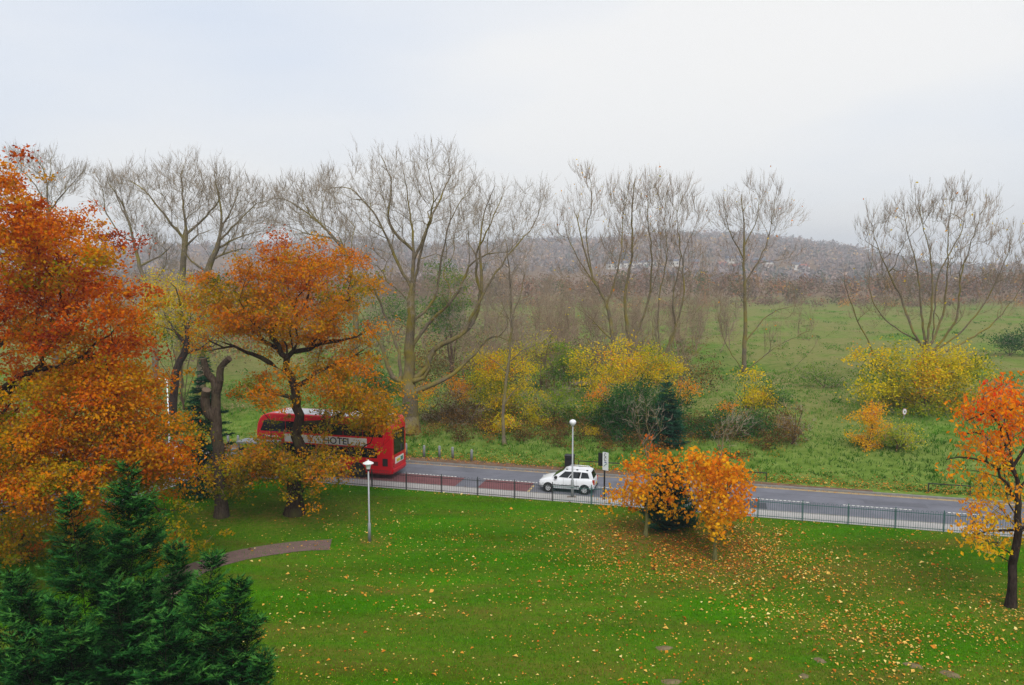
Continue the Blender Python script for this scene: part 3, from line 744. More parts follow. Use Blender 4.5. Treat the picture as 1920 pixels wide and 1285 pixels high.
root = empty('pollard_tree', tuple(POLL_BASE)); tag(root, 'dark bare pollard trunk with sawn-off forks beside the amber oak', 'tree')
sk = Skel(); YP = POLL_BASE[1]
pl = px_line([(415, 970), (412, 900), (410, 840), (405, 790), (405, 740)], YP, 0.05); pl[0] = POLL_BASE; sk.add(pl[0], -1); sk.line(pl, 0, 0.03, 0.4)
for g in ([(405, 740), (402, 715), (388, 700), (382, 672)], [(405, 740), (412, 710), (414, 690), (430, 672)], [(405, 790), (388, 770), (385, 745), (388, 732)]):
    a = sk.nearest(P(*g[0][:2], YP)); q = px_line(g, YP, 0.1); q[0] = sk.p[a]; sk.line(q, a, 0.02, 0.3)
n = sk.n; v_all = []
rr = np.interp(sk.p[:n, 2], [0, 1, 6, 8, 10], [0.48, 0.37, 0.32, 0.23, 0.17])
A = sk.p[sk.par[1:n]]; B = sk.p[1:n]
nd = sk.d[:n]
v, f = prisms(A, B, rr[sk.par[1:n]], rr[1:n], 10, nd[sk.par[1:n]], nd[1:n])
capf = []
me = mesh_np('trunk', v - POLL_BASE, [f], smooth=True); link('trunk', me, BARK['pollard'], root)
for i in range(1, n):
    if i not in sk.par[:n]:
        cut = MB().tube([sk.p[i] - POLL_BASE - nd[i] * 0.02, sk.p[i] - POLL_BASE + nd[i] * 0.03], rr[i] * 1.02, 10).build('sawn_end', plain('sawn_wood', '#6d5c4c', 0.9), root)
seg, spk = twig_segs(sk.p[rng.integers(14, n, 60)], unit(rng.normal(0, 1, (60, 3))), 1, 0.35, 1, 0.2); crown_twigs(root, seg, spk, 'twig', 'shoots')

# --- maples in the middle, cherry at the right
def maple(base_px, label, lobes, top, guides, ncl):
    b = G(*base_px); Yb = b[1]
    r_ = leafy_tree('maple_tree', label, b, Yb, guides, lobes, ncl, 17, 0.20, 0.24, 'maple', 'green', 0.11, group='orange maples on the lawn', tint=(0.32, 0.2), htint=0.3, wig=0.08, deep=0.8, flat=0.25, droop=0.5, squash=0.8, wid=0.8, flare=1.3, spread=0.35)
    # bare upper branches that have dropped their leaves
    sk = Skel(); a0 = P(top[0][0], top[0][1], Yb); sk.add(P(*guides[0][-2][:2], Yb), -1); sk.add(a0, 0)
    T, _ = lobe_points(top[1:], Yb, top[0][0], 70, 46, 0.8); sk.grow(T, 0.35, 0.04)
    v, fs = sk.mesh(0.06, 0.011, 1.0); link('bare_branches', mesh_np('bare_branches', v - b, fs, True), BARK['grey'], r_)
    seg, spk = twig_segs(sk.p[:sk.n], sk.d[:sk.n], 2, 0.5, 2, 0.3, 0.4, 0.5, 0.009, 0.006); crown_twigs(r_, seg, spk, 'twig', 'bare_twigs')
    return r_
maple((1210, 1005), 'slim orange maple with a bare grey top, left of the dark conifer', [(1195, 900, 40), (1230, 880, 42), (1250, 920, 40), (1180, 935, 35), (1215, 940, 35), (1160, 925, 20, .6), (1275, 890, 25), (1190, 860, 22, .6), (1215, 850, 20, .5), (1140, 950, 14, .4), (1260, 955, 25)],
   [(1215, 850), (1190, 770, 30), (1225, 760, 30), (1210, 790, 35), (1240, 790, 25)], [[(1210, 1005), (1213, 960), (1216, 920), (1218, 880), (1218, 850)], [(1214, 950), (1190, 920), (1175, 900)], [(1216, 930), (1245, 905), (1265, 890)]], 120)
maple((1340, 1050), 'dense orange maple standing nearest the camera, right of the dark conifer', [(1330, 880, 42), (1370, 890, 38), (1310, 910, 35), (1345, 930, 48), (1375, 950, 35), (1320, 960, 32), (1350, 985, 28), (1395, 930, 18), (1300, 870, 25), (1355, 860, 25), (1390, 880, 18), (1335, 1005, 16)],
   [(1350, 870), (1345, 830, 25), (1375, 810, 30), (1390, 790, 28), (1355, 800, 22)], [[(1340, 1050), (1340, 1000), (1332, 960), (1332, 920), (1345, 880)], [(1336, 980), (1350, 940), (1375, 900)], [(1333, 960), (1315, 920), (1310, 880)]], 170)
leafy_tree('maple_tree', 'third orange maple, its thin trunk right behind the nearest one', ORANGE_BASES[2], ORANGE_BASES[2][1], [[(1352, 1004), (1352, 960), (1360, 900), (1362, 870)], [(1355, 940), (1385, 900), (1395, 880)]],
  [(1365, 880, 28), (1385, 920, 25), (1350, 900, 28), (1385, 960, 20), (1365, 950, 25)], 50, 16, 0.19, 0.24, 'maple', 'brown', 0.12, group='orange maples on the lawn', tint=(0.6, 0.2), deep=0.7, flat=0.25, droop=0.5, squash=0.8, wid=0.8)
leafy_tree('cherry_tree', 'cherry with scarlet top and yellow lower leaves at the right edge', RED_BASE, RED_BASE[1],
  [[(1895, 1137), (1900, 1060), (1908, 970), (1905, 900), (1890, 830), (1885, 760), (1888, 720)], [(1903, 935), (1870, 880), (1848, 865), (1800, 858), (1775, 862)], [(1903, 900), (1868, 840), (1845, 812), (1815, 815)], [(1895, 850), (1870, 800), (1850, 775), (1810, 790)],
   [(1907, 980), (1870, 1000), (1830, 985)], [(1905, 930), (1960, 870), (2010, 830)], [(1900, 880), (1950, 800), (1980, 760)], [(1908, 990), (1970, 960), (2020, 930)]],
  [(1880, 735, 35, 1.4), (1845, 755, 30), (1905, 760, 35, 1.4), (1820, 785, 28), (1865, 785, 32), (1910, 800, 30), (1795, 825, 22, .8), (1765, 850, 16, .7), (1835, 835, 26, 1.2), (1790, 880, 18, .6), (1850, 895, 26, 1.0), (1890, 860, 28, 1.1), (1870, 830, 26, 1.1), (1840, 940, 28), (1870, 970, 28, .8), (1825, 970, 20), (1830, 1010, 25), (1865, 1025, 18), (1900, 930, 28, .8), (1960, 760, 50), (2000, 850, 60), (1980, 940, 50), (1930, 990, 30)],
  340, 16, 0.19, 0.24, 'cherry', 'dark', 0.2, tint=(0.38, 0.12), htint=0.62, wig=0.08, deep=0.7, flat=0.2, droop=0.9, squash=0.9, wid=0.6, spread=0.35, flare=1.35, twig=2)

# --- conifers
def conifer(name, label, leaders, base, Y, mat, dens, reach, group=None, cat='tree', lean=0.55, sl=0.13, sw=0.035, bl=0.34, trunk_r=0.22, droop=0.0, tipg=0.35):
    """leaders: list of (px, py_top, dy, z_bottom, half width m, px_base)"""
    reseed(label); root = empty(name, tuple(map(float, base))); tag(root, label, cat, group)
    sk = Skel(); sk.add(np.array(base, float), -1); tv = []; tr = []; ti = []
    allA = []; allB = []; sp = []; st = []
    for (px, py, dy, zb, hw, pxb) in leaders:
        tip = P(px, py, Y + dy); foot = np.array([P(pxb, 900, Y + dy)[0], Y + dy, zb]); foot0 = np.array(base, float) * 0.5 + foot * 0.5; foot0[2] = base[2]
        zs = np.linspace(0, 1, 24); axis = foot0 + (tip - foot0) * zs[:, None]; axis[:, 2] = foot0[2] + (tip[2] - foot0[2]) * zs; axis[:, 0] = np.where(zs < 1, axis[:, 0], tip[0])
        par = 0
        for a in axis: par = sk.add(a + rng.normal(0, 0.02, 3), par)
        hgt = tip[2] - foot[2]; nb = int(dens * hgt)
        hh = rng.random(nb) ** (1.35 if tipg > .5 else 0.75) * 0.99
        for q in hh:
            zc = tip[2] - 0.05 - q * hgt; u = (zc - foot0[2]) / (tip[2] - foot0[2]); c = foot0 + (tip - foot0) * np.clip(u, 0, 1); c[2] = zc
            az = rng.uniform(0, 2 * math.pi); ln = max(0.2, hw * (q ** reach) * rng.uniform(0.7, 1.15))
            rise = lean * rng.uniform(0.6, 1.3) * (1 - 0.45 * q)
            d = np.array([math.cos(az), math.sin(az), rise])
            nst = max(3, int(ln / 0.07)); w_ = np.linspace(0.12, 1, nst)
            path = c + d * ln * w_[:, None] + np.array([0, 0, 1.0]) * (w_[:, None] ** 2) * (0.18 - droop) * ln
            pp = path[:max(4, int(nst * .7))][::3]; allA.append(pp[:-1]); allB.append(pp[1:])
            side = np.array([-math.sin(az), math.cos(az), 0.0]); dn = unit(np.gradient(path, axis=0))
            bt = rng.normal(0.5, 0.16)
            for sg in (-1, 1):
                l_ = bl * (1 - 0.55 * w_) * rng.uniform(0.6, 1.2, nst) * min(1.0, 0.5 + ln)
                bd = unit(dn * 0.75 + side * sg * 0.65 + rng.normal(0, 0.22, path.shape) + np.array([0, 0, 0.1 - droop]))
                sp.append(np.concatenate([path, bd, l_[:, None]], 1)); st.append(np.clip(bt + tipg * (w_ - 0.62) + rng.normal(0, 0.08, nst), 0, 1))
    sp = np.concatenate(sp); st = np.concatenate(st)
    # every branchlet carries slim scale sprays on both sides
    K = 6; m = len(sp)
    o_ = np.repeat(sp[:, :3], K, 0); bd = np.repeat(sp[:, 3:6], K, 0); l_ = np.repeat(sp[:, 6], K); kk = np.tile(np.arange(K), m)
    perp = unit(np.cross(bd, rng.normal(0, 0.4, bd.shape) + np.array([0, 0, 1.0])))
    sgn = np.where(kk % 2 == 0, 1.0, -1.0)[:, None]
    a = o_ + bd * (l_ * (kk + 0.5) / K)[:, None]
    dd = unit(bd + perp * sgn * 0.75 + rng.normal(0, 0.2, bd.shape)); dd[kk == K - 1] = bd[kk == K - 1]
    ll = sl * rng.uniform(0.6, 1.3, len(a)); wv = unit(np.cross(dd, rng.normal(0, 1, dd.shape)))
    v = np.stack([a - wv * sw * 0.5, a + wv * sw * 0.5, a + dd * ll[:, None]], 1).reshape(-1, 3)
    f = np.arange(len(v)).reshape(-1, 3)
    ob = link('crown', mesh_np('crown', v - np.array(base), [f], tint=np.clip(np.repeat(st, K) + rng.normal(0, 0.06, len(f)), 0, 1)), LEAF[mat], root)
    A = np.concatenate(allA); B = np.concatenate(allB); v, f2 = prisms(A, B, np.full(len(A), 0.007), np.full(len(A), 0.006), 3)
    vt, ft = sk.mesh(trunk_r, 0.02, 1.3)
    link('trunk', mesh_np('trunk', vt - np.array(base), ft, True), BARK['dark'], root)
    link('branches', mesh_np('branches', v - np.array(base), [f2], True), BARK['dark'], root)['kind'] = 'stuff'
    TRIS[0] += len(f) + 2 * len(f2)
    return root
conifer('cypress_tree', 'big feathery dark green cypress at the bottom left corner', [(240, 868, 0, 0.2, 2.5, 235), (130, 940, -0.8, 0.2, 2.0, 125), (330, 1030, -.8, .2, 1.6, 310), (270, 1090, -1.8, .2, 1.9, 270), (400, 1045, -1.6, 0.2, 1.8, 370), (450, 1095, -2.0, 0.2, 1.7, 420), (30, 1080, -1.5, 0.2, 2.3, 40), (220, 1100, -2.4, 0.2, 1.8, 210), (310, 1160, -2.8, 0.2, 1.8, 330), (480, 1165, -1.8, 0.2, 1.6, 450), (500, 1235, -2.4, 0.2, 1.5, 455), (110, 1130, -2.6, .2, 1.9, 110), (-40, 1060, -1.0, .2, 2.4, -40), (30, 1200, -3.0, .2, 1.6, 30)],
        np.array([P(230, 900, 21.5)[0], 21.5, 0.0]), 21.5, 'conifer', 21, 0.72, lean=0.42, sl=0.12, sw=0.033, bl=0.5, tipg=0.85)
cb = G(1252, 993)
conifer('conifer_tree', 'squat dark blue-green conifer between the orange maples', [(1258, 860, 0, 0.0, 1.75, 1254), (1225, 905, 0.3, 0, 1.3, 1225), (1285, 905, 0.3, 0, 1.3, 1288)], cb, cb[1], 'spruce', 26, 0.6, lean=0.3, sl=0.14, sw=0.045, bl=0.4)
cb = np.array([P(385, 900, 58)[0], 58.0, 0.0]); cb = np.array([P(385, 900, 52.0)[0], 52.0, 0.0])
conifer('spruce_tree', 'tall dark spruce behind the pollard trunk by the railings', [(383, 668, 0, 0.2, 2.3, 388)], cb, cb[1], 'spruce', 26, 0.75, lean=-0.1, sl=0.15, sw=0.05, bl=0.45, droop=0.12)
cb = gz([P(1253, 800, 63)[0], 63, 0])
conifer('conifer_tree', 'narrow dark conifer spire in the green shrubs across the road', [(1249, 703, 0, 0.6, 1.35, 1258)], cb, 63.0, 'spruce', 32, 0.7, lean=0.05, sl=0.16, sw=0.05, bl=0.45, droop=0.1)
print('TRIS after conifers', TRIS[0])

# --- bare giants across the road
wb = gz(G(768, 824))
bare_tree('willow_tree', 'tallest bare tree, wide forked willow behind the back of the bus', wb, wb[1],
  [[(768, 824), (770, 780), (768, 740), (765, 718)],
   [(765, 722), (768, 640), (772, 560), (775, 470), (770, 400), (762, 350), (755, 308)], [(775, 490), (800, 430), (830, 360), (845, 320), (838, 290)], [(772, 545), (740, 480), (700, 400), (655, 355), (612, 357)],
   [(766, 720), (735, 705), (715, 650), (690, 605), (672, 580)], [(745, 708), (748, 660), (725, 600), (700, 540), (660, 470)], [(768, 725), (800, 690), (812, 658), (858, 632), (885, 605), (900, 560), (893, 480), (920, 420), (945, 360)],
   [(885, 610), (912, 540), (958, 472), (1003, 420), (1018, 370)], [(897, 540), (900, 460), (908, 400), (928, 350)], [(775, 735), (850, 702), (900, 652), (925, 632), (960, 640)], [(770, 600), (815, 560), (830, 470), (850, 400), (885, 350)], [(768, 650), (800, 610), (850, 560), (880, 500)],
   [(772, 560), (790, 470), (810, 380), (800, 300)], [(765, 480), (730, 420), (735, 350), (715, 290)], [(765, 722), (795, 708), (805, 690), (798, 660)]],
  [(760, 338, 55), (830, 330, 55), (700, 340, 60), (650, 380, 55), (780, 390, 70), (860, 380, 60), (920, 400, 55), (985, 400, 50), (950, 470, 55), (880, 470, 60), (700, 440, 60), (630, 450, 45, .6), (660, 520, 40, .5), (780, 480, 60, .7), (850, 560, 50, .5), (930, 560, 50, .6), (960, 620, 35, .4), (600, 365, 20, .5), (825, 298, 24), (1010, 380, 22), (700, 600, 35, .5), (850, 610, 40, .6), (905, 610, 40, .6), (790, 560, 50, .6), (720, 510, 50, .7), (990, 460, 40, .7), (870, 420, 50), (740, 400, 50)],
  620, 'lichen', 0.72, tl=(1.5, 0.75), nt=(3, 3), up=0.45, spread=0.9, rt=0.012, deep=0.75, tr=(0.012, .009))
def simple_bare(label, Y, guides, lobes, n_t, bark='lichen', Rb=0.4, group='bare trees beyond the road', name='bare_tree', **k):
    b = at_depth(guides[0][0][0], Y)
    return bare_tree(name, label, b, Y, guides, lobes, n_t, bark, Rb, group, **k)
pk = dict(up=0.7, tl=(1.7, 0.9), nt=(3, 3), spread=0.7, bf=0.12, wig=0.015, tsp=0.3, tm=1.15, twigmat='twig_red', tr=(0.015, 0.010))
simple_bare('tall bare poplar with a pale leaning trunk, first right of the willow', 96.0, [[(1158, 740), (1150, 650), (1138, 575), (1112, 522), (1096, 470), (1080, 400)], [(1136, 570), (1160, 500), (1168, 420), (1180, 340)], [(1112, 522), (1100, 440), (1110, 380), (1105, 320)], [(1120, 545), (1075, 470), (1055, 400)], [(1150, 640), (1110, 600), (1070, 570)]],
  [(1105, 370, 45), (1080, 420, 45), (1150, 400, 45), (1175, 370, 35), (1125, 470, 50), (1055, 440, 30), (1170, 470, 35), (1070, 520, 35, .6), (1105, 330, 25), (1130, 540, 40, .7), (1100, 590, 35, .5)], 230, 'lichen', 0.28, leaf=(60, 0.3, 'yellow', 0.8), **pk)
simple_bare('bare poplar forking into two stems above the yellow bush', 100.0, [[(1180, 740), (1178, 640), (1172, 560), (1185, 480), (1185, 400), (1190, 335)], [(1182, 660), (1215, 565), (1222, 480), (1214, 400), (1222, 335)], [(1215, 560), (1235, 500), (1240, 440)]],
  [(1190, 370, 38), (1218, 370, 38), (1200, 430, 45), (1180, 450, 35), (1235, 430, 35), (1200, 500, 40, .7), (1220, 340, 20), (1200, 570, 38, .6), (1160, 540, 30, .5)], 200, 'lichen', 0.27, leaf=(80, 0.3, 'yellow', 0.8), **pk)
simple_bare('bare poplar of many thin stems rising from one stool', 98.0, [[(1246, 740), (1243, 675)], [(1243, 676), (1234, 620), (1236, 560), (1250, 480), (1246, 400), (1256, 345)], [(1243, 676), (1266, 620), (1262, 560), (1276, 480), (1270, 400), (1290, 350)], [(1243, 676), (1280, 570), (1282, 480), (1310, 410)], [(1246, 700), (1288, 675), (1325, 645)], [(1243, 680), (1225, 640), (1222, 590)]],
  [(1250, 390, 38), (1285, 390, 38), (1265, 440, 45), (1305, 420, 30), (1240, 470, 35), (1290, 480, 40), (1260, 530, 40, .6), (1300, 560, 35, .4), (1315, 640, 25, .5), (1290, 360, 22), (1260, 600, 40, .6), (1320, 500, 35, .6), (1325, 580, 30, .5)], 240, 'lichen', 0.29, **pk)
simple_bare('lone bare poplar with mossy trunk and low spreading boughs in mid field', 104.0, [[(1398, 735), (1395, 690), (1397, 600), (1395, 500), (1395, 430), (1390, 365)], [(1396, 530), (1430, 475), (1446, 420), (1455, 365)], [(1395, 490), (1366, 430), (1358, 375)], [(1398, 705), (1450, 655), (1510, 622)], [(1397, 695), (1360, 642), (1345, 585)], [(1397, 640), (1440, 592), (1500, 570)], [(1400, 712), (1470, 700), (1530, 650)], [(1395, 460), (1420, 410), (1425, 360)]],
  [(1395, 390, 42), (1365, 400, 28), (1440, 400, 38), (1465, 400, 22), (1410, 460, 42), (1365, 480, 28, .6), (1500, 600, 32, .5), (1520, 640, 25, .4), (1355, 600, 25, .4), (1450, 630, 35, .6), (1400, 355, 20), (1400, 540, 40, .6), (1480, 570, 32, .6), (1345, 560, 25, .5), (1350, 420, 25), (1475, 420, 28), (1445, 360, 25), (1480, 480, 28, .6)], 260, 'lichen', 0.32, leaf=(50, 0.3, 'yellow', 0.85), **pk)
simple_bare('wide fan of bare stems rising out of the big yellow bush', 90.0, [[(1742, 745), (1738, 690), (1736, 660)], [(1735, 662), (1712, 622), (1690, 560), (1652, 480), (1628, 400)], [(1735, 660), (1728, 590), (1720, 500), (1702, 440), (1692, 375)], [(1738, 660), (1746, 580), (1746, 490), (1730, 420), (1720, 365)], [(1740, 662), (1768, 592), (1776, 500), (1780, 420), (1786, 355)], [(1745, 668), (1790, 602), (1802, 520), (1830, 430), (1850, 380)], [(1748, 672), (1822, 602), (1872, 520), (1900, 440)], [(1750, 678), (1842, 622), (1892, 572), (1922, 520)], [(1730, 690), (1660, 690), (1620, 625), (1592, 560), (1582, 520)], [(1720, 640), (1660, 600), (1630, 540), (1640, 450)], [(1750, 640), (1760, 520), (1800, 440), (1815, 370)]],
  [(1640, 430, 38), (1690, 420, 42), (1735, 400, 42), (1785, 400, 42), (1840, 420, 40), (1890, 460, 38), (1700, 480, 45), (1780, 480, 50), (1850, 510, 45), (1650, 520, 35), (1910, 520, 25), (1590, 540, 18, .5), (1720, 360, 22), (1800, 360, 25), (1850, 380, 25), (1880, 570, 30, .7), (1700, 560, 45, .6), (1780, 570, 45, .6), (1630, 590, 30, .5)], 460, 'lichen', 0.42, leaf=(60, 0.3, 'yellow', 0.8), up=0.8, tl=(1.4, .75), nt=(3, 3), spread=0.9, bf=0.12, wig=0.015, tsp=0.3, tm=1.15, twigmat='twig_red', tr=(0.015, .01))
simple_bare('slender bare tree in front of the yellow shrub beside the bollards', float(gz(G(945, 842))[1]), [[(945, 842), (943, 780), (949, 720), (956, 660), (959, 600), (957, 540), (951, 465)], [(954, 692), (920, 672), (898, 662)], [(955, 682), (990, 650), (1012, 636)], [(958, 600), (975, 560), (985, 510)], [(948, 760), (965, 730), (985, 715)]],
  [(955, 500, 35), (985, 540, 30), (940, 560, 28), (905, 660, 20, .6), (1005, 640, 22, .6), (965, 610, 30, .6)], 80, 'grey', 0.15, tl=(1.0, 0.5), nt=(2, 3), up=0.5, spread=0.4, rt=0.016)
# left background
bk = dict(up=0.5, tl=(1.5, 0.85), nt=(3, 4), spread=1.0, wig=0.06, tr=(0.016, .011))
simple_bare('bare tree with yellow-lichened trunk forking high, left of the amber oak', 92.0, [[(330, 720), (340, 560), (345, 480), (348, 440)], [(348, 445), (300, 392), (262, 350), (236, 336)], [(348, 440), (344, 380), (340, 330), (346, 305)], [(349, 442), (382, 410), (412, 372), (400, 335)], [(345, 470), (372, 440), (400, 430)]],
  [(255, 345, 35), (300, 350, 38), (340, 330, 40), (380, 360, 42), (310, 400, 35), (410, 370, 30), (350, 400, 35)], 240, 'lichen', 0.45, **bk)
simple_bare('bare tree with long level boughs reaching right over the amber oak', 88.0, [[(372, 720), (380, 560), (392, 500), (410, 455), (415, 400), (402, 330)], [(410, 458), (452, 410), (492, 372)], [(405, 470), (455, 442), (505, 432)], [(400, 490), (440, 470), (480, 465)], [(412, 430), (440, 380), (450, 340)], [(390, 505), (360, 490), (340, 470)]],
  [(405, 345, 35), (450, 370, 40), (490, 390, 38), (430, 420, 40), (480, 430, 35), (515, 430, 22), (370, 460, 30, .6), (440, 465, 30, .6)], 230, 'lichen', 0.5, **bk)
simple_bare('leaning bare tree just right of the russet oak crown', 95.0, [[(290, 720), (280, 560), (262, 500), (245, 430), (228, 380), (205, 345)], [(250, 450), (225, 440), (200, 400), (190, 345)], [(225, 400), (218, 370), (215, 340)], [(262, 500), (300, 480), (330, 455)], [(275, 540), (310, 500), (312, 470)]],
  [(200, 350, 28), (225, 350, 28), (245, 400, 28), (190, 380, 22), (300, 470, 32), (270, 440, 30), (320, 510, 25)], 180, 'grey', 0.4, **bk)
simple_bare('distant bare tree rising above the russet oak near the left edge', 100.0, [[(100, 720), (95, 500), (90, 400), (86, 330), (70, 300)], [(92, 400), (125, 355), (160, 318)], [(90, 380), (60, 340), (30, 310)], [(88, 350), (95, 320), (95, 290)]],
  [(85, 320, 32), (130, 340, 30), (50, 320, 32), (20, 310, 28), (155, 325, 18), (100, 360, 30)], 150, 'grey', 0.4, **bk)
simple_bare('half hidden bare tree arching left between the amber oak and the willow', 84.0, [[(665, 720), (665, 560), (650, 480), (625, 445), (590, 410), (555, 385), (530, 372)], [(640, 470), (610, 430), (605, 380)], [(625, 445), (580, 440), (540, 425)], [(600, 420), (570, 380), (565, 350)]],
  [(560, 375, 35), (600, 390, 38), (540, 410, 30), (580, 430, 35), (640, 430, 30), (520, 370, 18), (610, 350, 25)], 190, 'lichen', 0.35, **bk)
simple_bare('leaning dark tree with yellowing leaves behind the white street lamp', 70.0, [[(312, 745), (330, 700), (345, 665), (352, 630), (340, 580), (330, 540)], [(345, 668), (375, 655), (400, 648), (415, 635)], [(350, 640), (320, 610), (300, 570)], [(350, 620), (380, 590), (390, 560)]],
  [(330, 560, 45), (300, 600, 40), (380, 580, 40), (350, 600, 45), (290, 540, 30), (400, 630, 25)], 150, 'dark', 0.42, leaf=(2600, 0.17, 'yellow', 0.6), up=0.3, tl=(0.9, .5), nt=(3, 3), spread=0.6, tr=(0.012, .008))
print('TRIS after bare trees', TRIS[0])

# --- shrubs and young trees beyond the road
def shrub(label, Y, lobes, ncl, per, lsize, mat, name='shrub', clr=0.42, tint=(0.5, 0.24), bark='brown', group=None, Rb=0.09, twig=2, htint=0.2, stem=None, cat='shrub', deep=0.7, flat=0.3):
    lobes = [(l[0], l[1], l[2] * 1.15) + tuple(l[3:]) for l in lobes]; ncl = int(ncl * 1.25)
    cx = sum(l[0] for l in lobes) / len(lobes)
    if stem: cx = stem
    b = at_depth(cx, Y); b[2] -= 0.05
    bpy_y = 500 + (H - b[2]) * F / Y
    ymin = min(l[1] for l in lobes)
    guides = [[(cx, bpy_y), (cx + 3, bpy_y * 0.6 + ymin * 0.4), (cx, bpy_y * 0.3 + ymin * 0.7)]]
    for l in lobes[:6]: guides.append([(cx, bpy_y * 0.92 + l[1] * 0.08), (cx * 0.5 + l[0] * 0.5, bpy_y * 0.4 + l[1] * 0.6), (l[0], l[1])])
    return leafy_tree(name, label, b, Y, guides, lobes, ncl, per, lsize, clr, mat, bark, Rb, rt=0.008, cat=cat, group=group, tint=tint, htint=htint, wig=0.06, deep=deep, flat=flat, squash=0.75, spread=0.3, twig=twig, flare=1.1, pads=max(8, ncl // 6), pr=clr * 1.25)
shrub('big yellow and green bush below the fan of bare stems', 75.0, [(1640, 690, 36), (1700, 695, 42), (1665, 735, 42), (1740, 720, 45), (1800, 685, 42), (1828, 660, 22, .7), (1790, 740, 40), (1725, 760, 32), (1625, 665, 20), (1760, 680, 35), (1830, 715, 25), (1690, 765, 28), (1770, 765, 25)], 330, 44, 0.24, 'yellow', tint=(0.46, 0.26), Rb=0.16, name='hazel_bush', clr=0.55)
shrub('bright yellow bush at the foot of the tall poplars', 82.0, [(1110, 690, 30), (1155, 682, 36), (1205, 680, 36), (1245, 700, 26), (1190, 715, 30), (1140, 715, 28), (1170, 655, 20, .7)], 200, 36, 0.22, 'yellow', tint=(0.58, 0.24), name='hazel_bush', clr=0.5)
shrub('dark green laurel mass beside the narrow conifer', 67.0, [(1165, 752, 30), (1205, 752, 32), (1195, 782, 42), (1150, 785, 36), (1225, 800, 36), (1180, 820, 38), (1220, 835, 30), (1255, 770, 30), (1265, 815, 28)], 400, 56, 0.17, 'green', tint=(0.34, 0.15), name='laurel_shrub', clr=0.4)
shrub('golden yellow willow shrub behind the slender bare tree', 73.0, [(920, 695, 34), (950, 690, 30), (945, 735, 40), (910, 745, 36), (968, 760, 30), (935, 785, 36), (915, 810, 25)], 230, 42, 0.17, 'yellow', tint=(0.52, 0.22), name='willow_shrub', clr=0.4)
shrub('low orange and yellow bramble under the slender bare tree', 67.5, [(905, 815, 20), (930, 825, 20), (950, 805, 22), (895, 835, 12), (975, 800, 15)], 60, 30, 0.15, 'yellow', tint=(0.75, 0.2), name='bramble_bush', clr=0.3)
shrub('dark brown thicket between the willow trunk and the golden shrub', 72.0, [(815, 780, 30), (850, 770, 32), (885, 780, 30), (830, 805, 28), (870, 815, 28), (800, 810, 22), (845, 745, 22, .7)], 150, 24, 0.16, 'brownbush', tint=(0.4, 0.2), name='thicket_bush', clr=0.4, twig=4)
shrub('orange tinted hawthorn in front of the brown thicket', 74.0, [(845, 725, 22), (875, 735, 22), (815, 735, 18), (800, 765, 15)], 60, 26, 0.16, 'yellow', tint=(0.95, 0.12), name='hawthorn_bush', clr=0.36, twig=2)
shrub('yellow leaved sapling behind the bollards, left of the lamp post', 70.0, [(1010, 770, 18), (1022, 800, 18), (1005, 745, 15), (1015, 820, 12)], 50, 30, 0.15, 'yellow', tint=(0.6, 0.12), name='sapling', clr=0.3)
shrub('grey green bramble tangle left of the lamp post', 70.5, [(985, 760, 22), (1040, 775, 25), (1060, 800, 25), (1050, 745, 22)], 90, 26, 0.15, 'yellowgreen', tint=(0.25, 0.2), name='bramble_bush', clr=0.36, twig=3)
shrub('mixed green bush above the white car', 70.0, [(1090, 790, 28), (1120, 770, 28), (1110, 815, 25), (1140, 825, 22), (1075, 760, 22)], 110, 36, 0.16, 'yellowgreen', tint=(0.2, 0.2), name='mixed_bush', clr=0.38, twig=2)
shrub('rusty orange small tree left of the green laurel', 74.0, [(1115, 745, 18), (1125, 725, 14), (1105, 765, 16)], 45, 26, 0.17, 'yellow', tint=(0.97, 0.1), name='rowan_tree', clr=0.32, cat='tree')
shrub('small bright yellow bush right above the white car', 66.5, [(1112, 820, 12), (1105, 835, 10)], 22, 24, 0.14, 'yellow', tint=(0.7, 0.1), name='yellow_bush', clr=0.2)
shrub('green and yellow holly clump in the field behind the log', 86.0, [(1060, 670, 22), (1075, 695, 25), (1050, 700, 20), (1090, 650, 14, .6)], 80, 34, 0.2, 'yellowgreen', tint=(0.3, 0.25), name='holly_bush', clr=0.42)
shrub('pale green and yellow willow scrub left of the log', 88.0, [(1015, 680, 22), (1000, 650, 20, .7), (1030, 640, 20, .6)], 60, 22, 0.2, 'yellowgreen', tint=(0.75, 0.15), name='willow_shrub', clr=0.45, twig=3)
shrub('orange bush in the grass right of the narrow conifer', 80.0, [(1290, 725, 16), (1282, 745, 14), (1300, 740, 12)], 34, 22, 0.18, 'yellow', tint=(0.93, 0.1), name='orange_bush', clr=0.34)
shrub('deep green shrub mass right of the orange maples', 66.0, [(1375, 790, 36), (1405, 815, 38), (1350, 820, 34), (1420, 845, 28), (1380, 850, 32), (1340, 850, 25)], 190, 46, 0.16, 'green', tint=(0.52, 0.16), name='laurel_shrub', clr=0.4, twig=2)
shrub('yellow topped bush at the foot of the lone poplar', 78.0, [(1395, 720, 20), (1420, 745, 20), (1405, 765, 18), (1375, 730, 14)], 70, 34, 0.2, 'yellow', tint=(0.6, 0.18), name='hazel_bush', clr=0.36)
shrub('slim orange sapling in front of the deep green shrubs', 69.0, [(1358, 765, 11), (1352, 785, 9), (1365, 780, 8)], 24, 24, 0.15, 'yellow', tint=(0.97, 0.08), name='sapling', clr=0.22)
shrub('vivid golden young tree alone on the grass bank', 60.5, [(1632, 785, 13), (1618, 815, 12), (1648, 812, 14), (1635, 835, 16), (1612, 832, 9), (1660, 826, 8), (1634, 772, 8)], 90, 26, 0.15, 'cherry', tint=(0.16, 0.09), name='young_tree', clr=0.24, cat='tree', htint=0.1)
